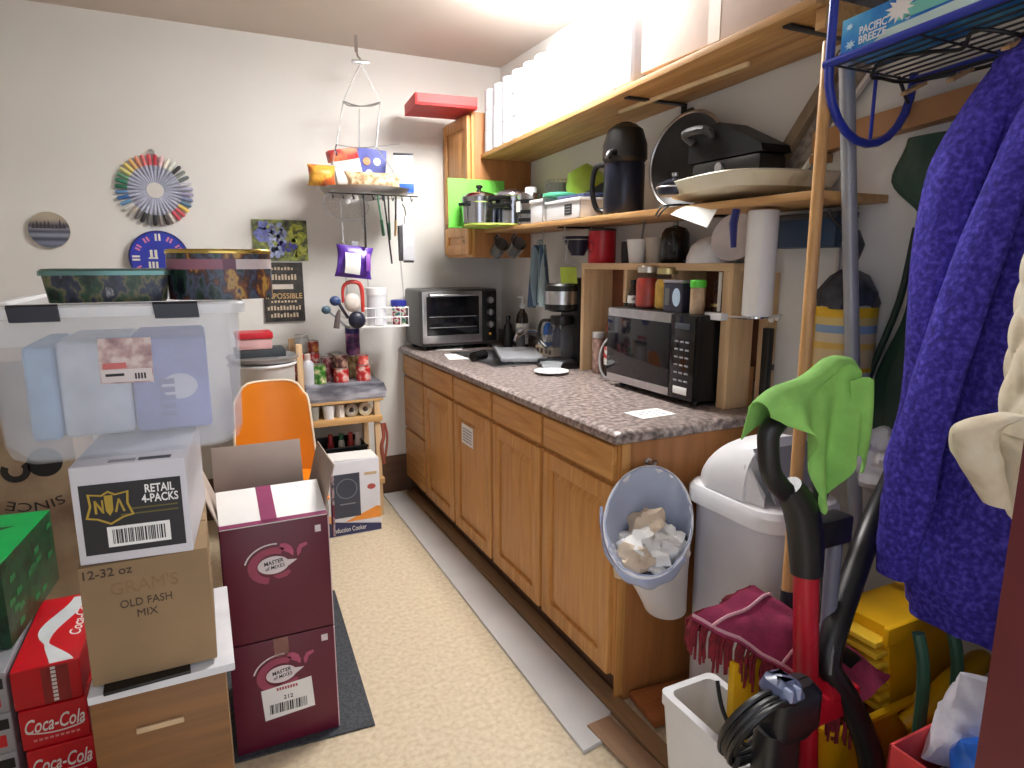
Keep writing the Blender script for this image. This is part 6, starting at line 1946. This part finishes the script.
b.tube([(.845, .77, .49), (.835, .77, .44), (.86, .765, .41), (.92, .76, .4), (.95, .76, .36), (.95, .76, .2)], .0052, 7, smooth=6)
b.tube([(.91, .9, .545), (.9, .87, .5), (.905, .83, .46), (.93, .8, .45)], .0045, 7, smooth=6)
part('power_cord', b, plain('cord_black', (18, 18, 20), .45), t)

# green cloth over the loop handle
GC = plain('cloth_green', (134, 190, 96), .9, var=.06, scale=20, bump=.25, bscale=220)
t = thing('green_cloth', 'lime green cloth draped over the loop handle of the carpet cleaner', 'cloth', (1.08, .86, .9))


def drape(u, v):
    """u across the handle, v from the back hem over the top to the front hem"""
    x0_, x1_ = .952, 1.187
    s = u
    top = 1.1 + .07 * min(1, s * 1.25) ** .9 + .006 * math.sin(s * 9)
    q = ((0, .02), (.15, .055), (.3, .12), (.45, .2), (.58, .255), (.72, .27), (.84, .22), (1.0, .16))
    for (a0, f0), (a1, f1) in zip(q, q[1:]):
        if a0 <= s <= a1:
            front = f0 + (f1 - f0) * (s - a0) / (a1 - a0)
    back = .06
    x = x0_ + (x1_ - x0_) * s
    if v < .3:
        f = 1 - v / .3
        y = .9 + .006 + .014 * f
        z = top + .014 - back * f
    elif v < .45:
        f = (v - .3) / .15
        a = PI * f
        y = .88 + .028 * math.cos(a)
        z = top + .014 + .024 * math.sin(a)
    else:
        f = (v - .45) / .55
        x = x + (1.1 - x) * f * .3
        y = .852 - .024 * f + .018 * math.sin(s * 17 + f * 2.0) * (.05 + f) - .01 * math.sin(s * 7)
        z = top + .014 - front * f
    return (x, y, z)


part('cloth', B().sheet(drape, 48, 44, .003), GC, t)


def fold(u, v):
    a = v * 2.4
    return (1.15 + .05 * u + .015 * math.sin(a), .84 - .03 * math.sin(PI * u) * (1 - .3 * v), 1.17 - .15 * v + .01 * math.sin(u * 5) - .04 * u * v)


part('turned_fold', B().sheet(fold, 14, 16, .003), GC, t)

# hanging gear on the right wall
t = thing('peg_rail', 'brown wooden peg rail screwed to the right wall', 'rail', (1.73, .95, 1.75))
part('board', B().beam((1.719, 1.44, 1.752), (1.719, .38, 1.835), .048, .062, .003), RAILW, t)
for y in (.86, .62):
    zz = 1.752 + (1.44 - y) * .0783
    part('peg', B().tube([(1.71, y, zz), (1.675, y, zz + .008), (1.67, y, zz + .02)], [.008, .007, .009], 10), RAILW, t)
solo('rail_block', 'small wooden block under the left end of the peg rail', 'block', B().box(1.7, 1.743, 1.40, 1.45, 1.695, 1.72, .003), RAILW)

RB = plain('rack_blue', (36, 54, 160), .3, var=.05)
RBD = plain('rack_dark', (44, 46, 60), .4)
t = thing('wire_rack', 'blue tubular wall rack with a wire shelf above the robe', 'rack', (1.55, .9, 1.7))
for y in (1.15, .6):
    zz = 1.86 + (1.15 - y) * .06
    pts = [(1.392, y, 2.3), (1.39, y, 2.05), (1.39, y, zz + .02)]
    for i in range(13):
        a = PI + PI * i / 12
        pts.append((1.547 + .157 * math.cos(a), y, zz + .165 * math.sin(a)))
    pts += [(1.704, y, zz + .02)]
    part('side_loop', B().tube(pts, .0105, 12), RB, t)
    part('loop_stay', B().tube([(1.56, y, zz + .005), (1.56, y, zz - .155)], .0045, 8), RB, t)
    part('loop_brace', B().tube([(1.63, y - .01, zz), (1.69, y - .004, zz - .06)], .0045, 8), RBD, t)
part('front_rod', B().tube([(1.387, 1.16, 1.862), (1.387, .5, 1.9)], .0095, 12), RB, t)
part('back_rod', B().tube([(1.704, 1.15, 1.86), (1.704, .5, 1.9)], .0105, 12), RB, t)
part('upper_rod', B().tube([(1.392, 1.15, 2.06), (1.704, 1.15, 2.06)], .006, 10), RB, t)
for k in range(8):
    x = 1.42 + .034 * k
    part('shelf_wire', B().tube([(x, 1.148, 1.864), (x, .5, 1.901)], .0026, 6), RBD, t)
for y in (1.146, .95, .75, .55):
    part('cross_wire', B().tube([(1.39, y, 1.86 + (1.15 - y) * .06), (1.704, y, 1.86 + (1.15 - y) * .06)], .0028, 6), RBD, t)
t = thing('drying_hanger', 'dark wire clip hanger hung below the blue rack', 'hanger', (1.55, .95, 1.83))
part('frame', B().tube([(1.45, 1.08, 1.826), (1.46, 1.06, 1.856), (1.5, .98, 1.858), (1.48, .9, 1.84), (1.45, .86, 1.86), (1.5, .8, 1.84), (1.6, .82, 1.845), (1.66, .95, 1.84), (1.6, 1.09, 1.834), (1.5, 1.09, 1.83)], .0045, 8, smooth=5, closed=True), BLACK, t)
part('bar', B().tube([(1.6, 1.085, 1.833), (1.64, .8, 1.85)], .004, 8), BLACK, t)
CP = wood('peg_wood', (170, 130, 92), (206, 168, 126), (20, 20, 2), .6)
for k, (x, y, z, lab) in enumerate(((1.6, 1.08, 1.825, 'wooden clothes peg nearest the end of the blue rack'), (1.61, .98, 1.833, 'wooden clothes peg second from the end of the blue rack'), (1.62, .89, 1.838, 'wooden clothes peg third along below the blue rack'), (1.5, .81, 1.84, 'wooden clothes peg on the far front of the clip hanger'))):
    t = thing('clothes_peg', lab, 'peg', (x, y, z - .03), 'clothes pegs on the clip hanger')
    for s in (-1, 1):
        part('jaw', B().beam((x - .03, y + s * .004, z - .025), (x + .035, y + s * .009, z + .005), .01, .008, .002), CP, t)
    part('spring', B().ring((x, y, z - .009), .006, .0015, (0, 1, 0), n=14, m=5), STEEL, t)

# dryer sheet carton
t = thing('dryer_sheet_box', 'blue and aqua carton of dryer sheets lying on the blue rack', 'box', (1.48, .93, 1.87))
dz = lambda y: 1.8755 + (1.15 - y) * .06
b = B()
m_b = []
b.rings([[(x, y, dz(y) + h_) for x, h_ in ((1.412, 0), (1.56, 0), (1.56, .08), (1.412, .08))] for y in (1.14, .74)], True, True, True)
part('box', b, blot('carton_sky', [(.35, (20, 104, 196)), (.5, (50, 146, 216)), (.65, (100, 190, 226))], 9, .35), t)
fx_ = 1.4118


def dpt(y, h_):
    return Vector((fx_, y, dz(y) + h_))


q = B()
q.rings([[dpt(.74, .03), dpt(1.0, .03), dpt(1.03, .055), dpt(.74, .06)], [p + Vector((-.0007, 0, 0)) for p in (dpt(.74, .03), dpt(1.0, .03), dpt(1.03, .055), dpt(.74, .06))]], True, True, True)
part('aqua_band', q, plain('band_aqua', (120, 206, 190), .4), t)
q = B()
q.rings([[dpt(.74, .004), dpt(1.06, .003), dpt(1.03, .022), dpt(.74, .028)], [p + Vector((-.0007, 0, 0)) for p in (dpt(.74, .004), dpt(1.06, .003), dpt(1.03, .022), dpt(.74, .028))]], True, True, True)
part('pale_band', q, plain('band_mist', (206, 232, 226), .4), t)
star = []
for i in range(24):
    a = 2 * PI * i / 24
    r_ = .032 if i % 2 else .018
    star.append((r_ * 1.1 * math.cos(a), r_ * .9 * math.sin(a)))
part('splash_print', B().prism(star, dpt(1.0, .055), Vector((0, -1, .06)), Z, .0008), PAPER, t)
for y, h_, r_ in ((1.115, .02, .014), (1.12, .06, .01), (1.0, .06, .012), (.98, .03, .008)):
    part('drop_print', B().prism([(r_ * math.cos(2 * PI * i / 14) * (1 if i % 2 else .5), r_ * .8 * math.sin(2 * PI * i / 14) * (1 if i % 2 else .5)) for i in range(14)], dpt(y, h_), Vector((0, -1, .06)), Z, .0007), plain('splash_%d' % int(y * 1000), (196, 226, 240), .4), t)
text('PACIFIC', t, plain('pacific_white', (246, 250, 250), .4), dpt(1.06, .042) + Vector((-.0009, 0, 0)), Vector((0, -1, .06)), Z, .066, .017, bold=.02)
text('BREEZE', t, bpy.data.materials['pacific_white'], dpt(1.06, .022) + Vector((-.0009, 0, 0)), Vector((0, -1, .06)), Z, .066, .017, bold=.02)


# clothing
def garment(rows, n=72, folds=7, amp=.02, seed=0, power=1.0, sway=None):
    """closed hanging cloth from rows (z, x_wall, x_front, y_far, y_near); folds run down it"""
    rs = []
    zs = [r[0] for r in rows]
    m = 46
    for j in range(m + 1):
        z = zs[0] + (zs[-1] - zs[0]) * j / m
        for a, c in zip(rows, rows[1:]):
            if c[0] <= z <= a[0] + 1e-6:
                f = (a[0] - z) / (a[0] - c[0])
                f = f * f * (3 - 2 * f)
                v = [p + (q - p) * f for p, q in zip(a, c)]
        _, xw, xf, yf, yn = v
        cx_, cy_ = (xw + xf) / 2, (yf + yn) / 2
        ring = []
        for i in range(n):
            a = 2 * PI * i / n
            ca, sa = math.cos(a), math.sin(a)
            k = 1 + amp * (math.sin(a * folds + seed + 1.3 * math.sin(z * 4 + seed)) + .6 * math.sin(a * (folds * 2 + 1) + seed * 2 + z * 2.5)) * min(1, j / 8 + .15)
            k += .5 * amp * noise.noise(Vector((ca * 2, sa * 2, z * 4 + seed)))
            ring.append((cx_ + (xf - xw) / 2 * -1 * math.copysign(abs(ca) ** power, ca) * -k * -1 if 0 else cx_ + abs(xw - xf) / 2 * ca * k, cy_ + abs(yf - yn) / 2 * sa * k, z))
        rs.append(ring)
    return B().rings(rs, True, True, True)


FLE = blot('fleece_purple', [(.3, (40, 32, 122)), (.5, (60, 50, 164)), (.7, (92, 80, 204))], 85, .95, bump=1.0)
t = thing('fleece_robe', 'purple fleece robe hanging from the rail by the door', 'robe', (1.55, .8, .55))
part('body', garment([(1.855, 1.67, 1.5, .82, .68), (1.79, 1.68, 1.45, .87, .64), (1.6, 1.685, 1.44, .92, .56), (1.3, 1.685, 1.42, .905, .54), (.95, 1.7, 1.41, .885, .52), (.72, 1.71, 1.40, .945, .54), (.6, 1.70, 1.42, .915, .57)], amp=.055, folds=5, seed=1.2), FLE, t)


def sleeve(pts, rad, flat=.6, seed=0, n=28, amp=.1):
    pts = spline([Vector(p) for p in pts], 8)
    k = len(rad) - 1
    rs = []
    for i, p in enumerate(pts):
        tt = i / (len(pts) - 1) * k
        a = min(k - 1, int(tt))
        r_ = rad[a] + (rad[a + 1] - rad[a]) * (tt - a)
        rs.append([p + Vector((r_ * flat * math.cos(2 * PI * q / n), r_ * math.sin(2 * PI * q / n), 0)) * (1 + amp * noise.noise(Vector((q * .7, i * .25, seed)))) for q in range(n)])
    return B().rings(rs, True, True, True)


part('sleeve', sleeve([(1.5, .8, 1.8), (1.43, .845, 1.6), (1.41, .845, 1.35), (1.415, .84, 1.12), (1.42, .875, .95), (1.42, .885, .87)], [.04, .06, .065, .06, .05, .03], seed=2), FLE, t)
part('front_lapel', sleeve([(1.5, .7, 1.83), (1.4, .735, 1.56), (1.365, .775, 1.3), (1.355, .805, 1.1), (1.365, .835, .88), (1.375, .85, .7)], [.03, .04, .05, .05, .055, .04], .5, seed=5), FLE, t)
part('hanging_loop', B().tube([(1.65, .77, 1.84), (1.664, .77, 1.862), (1.65, .75, 1.84)], .004, 6), FLE, t)

QUI = blot('quilt_cream', [(.35, (206, 192, 166)), (.5, (224, 212, 190)), (.65, (232, 224, 206))], 16, .8, bump=.3)
t = thing('quilted_jacket', 'cream quilted jacket sleeve hanging beside the door frame', 'jacket', (1.2, .58, .8))


def quilt(u, v):
    """puffed diamond quilting over a rounded hanging sleeve"""
    a = (u - .5) * 3.6
    z = 1.62 - .5 * v
    r_ = .08 + .02 * v
    puff = .014 * abs(math.sin((u * 9 + v * 9) * PI / 2) * math.sin((u * 9 - v * 9) * PI / 2)) ** .5
    cy_ = .5 + .01 * math.sin(v * 4)
    return (1.27 - (r_ + puff) * math.cos(a) * .8, cy_ + (r_ + puff) * math.sin(a) + .02 * v, z)


part('sleeve', B().sheet(quilt, 48, 60, .006), QUI, t)
part('cuff', sleeve([(1.26, .515, 1.17), (1.245, .535, 1.12), (1.25, .53, 1.05), (1.27, .51, .95), (1.28, .5, .85)], [.07, .085, .075, .07, .045], .7, seed=8, amp=.3).lump(.016, 22), QUI, t)
part('cuff_fold', sleeve([(1.17, .56, 1.16), (1.15, .6, 1.13), (1.16, .6, 1.08), (1.18, .57, 1.0)], [.02, .035, .04, .02], .6, seed=3), QUI, t)

GRN = plain('jacket_green', (36, 66, 52), .5, var=.12, scale=10, bump=.3, bscale=20)
t = thing('green_jacket', 'dark green jacket hanging on the rail behind the purple robe', 'jacket', (1.69, 1.06, .9))
part('body', garment([(1.72, 1.735, 1.69, 1.15, 1.02), (1.62, 1.735, 1.68, 1.18, 1.0), (1.5, 1.735, 1.69, 1.085, .97), (1.3, 1.735, 1.69, 1.1, .97), (1.05, 1.737, 1.69, 1.17, .97), (.9, 1.737, 1.69, 1.16, .98)], amp=.07, folds=5, seed=4.4), GRN, t)
part('strap', B().tube([(1.69, 1.09, 1.49), (1.685, 1.11, 1.3), (1.685, 1.17, 1.1), (1.69, 1.2, .98)], .009, 8, smooth=4), plain('strap_green', (30, 52, 40), .6), t)

t = thing('water_jug', 'yellow labelled container hanging in a tied bag on the right wall', 'container', (1.65, 1.245, .98))
jx, jy = 1.655, 1.245
part('body', B().lathe([(.06, .98), (.078, .99), (.082, 1.03), (.082, 1.285), (.078, 1.29)], (jx, jy, 0), 30), clear('jug_plastic', (210, 210, 206), .2, .75), t)
lb_ = part('label', B().lathe([(.0835, 1.1), (.0835, 1.28)], (jx, jy, 0), 30, cap0=False, cap1=False), bands('jug_label', [(0, (216, 166, 30)), (.07, (206, 184, 140)), (.35, (214, 176, 90)), (.45, (206, 190, 160)), (.6, (130, 160, 196)), (.72, (214, 190, 120)), (.84, (226, 180, 36))], 'Z', .18, .12, .5), t)
part('yellow_side', B().lathe([(.0841, 1.012), (.0841, 1.173)], (jx, jy, 0), 30, cap0=False, cap1=False) if 0 else B().sheet(lambda u, v: (jx + .0846 * math.cos(2.45 + .3 * u), jy + .0846 * math.sin(2.45 + .3 * u), 1.102 + .176 * v), 6, 3, .0008), YELL, lb_)
part('bag_top', B().lathe([(.0825, 1.275), (.084, 1.29), (.078, 1.32), (.05, 1.365), (.02, 1.385), (.012, 1.395), (.02, 1.41), (.03, 1.45), (.02, 1.49)], (jx, jy, 0), 40).lump(.012, 26), plain('bag_black', (50, 54, 64), .4, var=.5, scale=24, bump=1.0, bscale=30), t)
part('tie', B().ring((jx, jy, 1.395), .015, .004), WHITE, t)
part('strap', B().tube([(jx, jy, 1.48), (jx - .005, jy + .02, 1.52), (jx + .02, jy + .01, 1.5525)], .006, 8, smooth=4).tube([(jx, jy + .01, 1.48), (jx - .02, jy + .05, 1.52), (jx - .03, jy + .06, 1.548)], .005, 8, smooth=3), BLACK, t)
t = solo('cloth_bundle', 'white cloth bundle hanging between the green cloth and the robe', 'cloth', B().ball((1.62, 1.08, .87), .085, (.7, 1.1, .8), lump=.8, seed=7, nu=28, nv=18), plain('bundle_white', (222, 222, 226), .8, bump=.3, bscale=30))
for k, (x, y, lab) in enumerate(((1.372, .755, 'green hose hanging below the robe, the one nearer the wringer'), (1.46, .735, 'green hose hanging below the robe, the one beside the door frame'))):
    solo('garden_hose', lab, 'hose', B().tube([(x - .005, y + .02, .6), (x, y, .5), (x + .005, y - .005, .25), (x + .01, y - .025, .0135)], .013, 10, smooth=5), plain('hose_green_%d' % k, (52, 96, 76), .4), 'green hoses')

# red crate of packs at the lower right corner
t = thing('red_crate', 'open coral red crate at the lower right by the door frame', 'crate', (1.27, .55, 0))
b = B()
x0, x1, y0, y1 = 1.13, 1.46, .42, .668
for a in ((x0, x0 + .006, y0, y1), (x1 - .006, x1, y0, y1), (x0, x1, y0, y0 + .006), (x0, x1, y1 - .006, y1)):
    b.box(*a, .0006, .49, .002)
b.box(x0, x1, y0, y1, .0006, .006, .001)
part('walls', b, plain('crate_coral', (216, 70, 70), .4), t)
solo('support_stack', 'stacked white paper reams filling the red crate', 'paper', B().box(1.145, 1.44, .435, .65, .0075, .4, .01), PAPER)
pouch('paper_bag', 'white printed plastic bag lying on top in the red crate', 'bag', (1.32, .61, .405), .25, .19, .12, [plain('bag_white', (216, 214, 222), .4, var=.06, scale=30, bump=.4, bscale=24)], R(-20), R(18), seed=12, lump=.25)
pouch('blue_pack', 'bright blue plastic pack in front of the white bag in the red crate', 'bag', (1.215, .545, .405), .19, .15, .09, [plain('pack_bright', (40, 110, 220), .25, var=.15, scale=20, bump=.4, bscale=30)], R(-12), R(10), seed=15, lump=.25)
# ---------------------------------------------------------------- camera, light from the doorway, view
cam = bpy.data.cameras.new('camera')
cam.sensor_width = 36
cam.lens = 36 * 645 / 1024
cam.clip_start = .05
co = bpy.data.objects.new('camera', cam)
COL.objects.link(co)
co.location = (0, 0, 1.40)
co.rotation_euler = (R(90 - 10.63), 0, R(-25.8))
scene.camera = co
w = bpy.data.worlds.new('world')
w.use_nodes = True
bg = w.node_tree.nodes['Background']
bg.inputs[0].default_value = lin((232, 236, 246))
bg.inputs[1].default_value = .85
scene.world = w
vs = scene.view_settings
vs.view_transform = 'Standard'
vs.look = 'None'
vs.exposure = 1.22
vs.gamma = 1
vs.use_curve_mapping = False
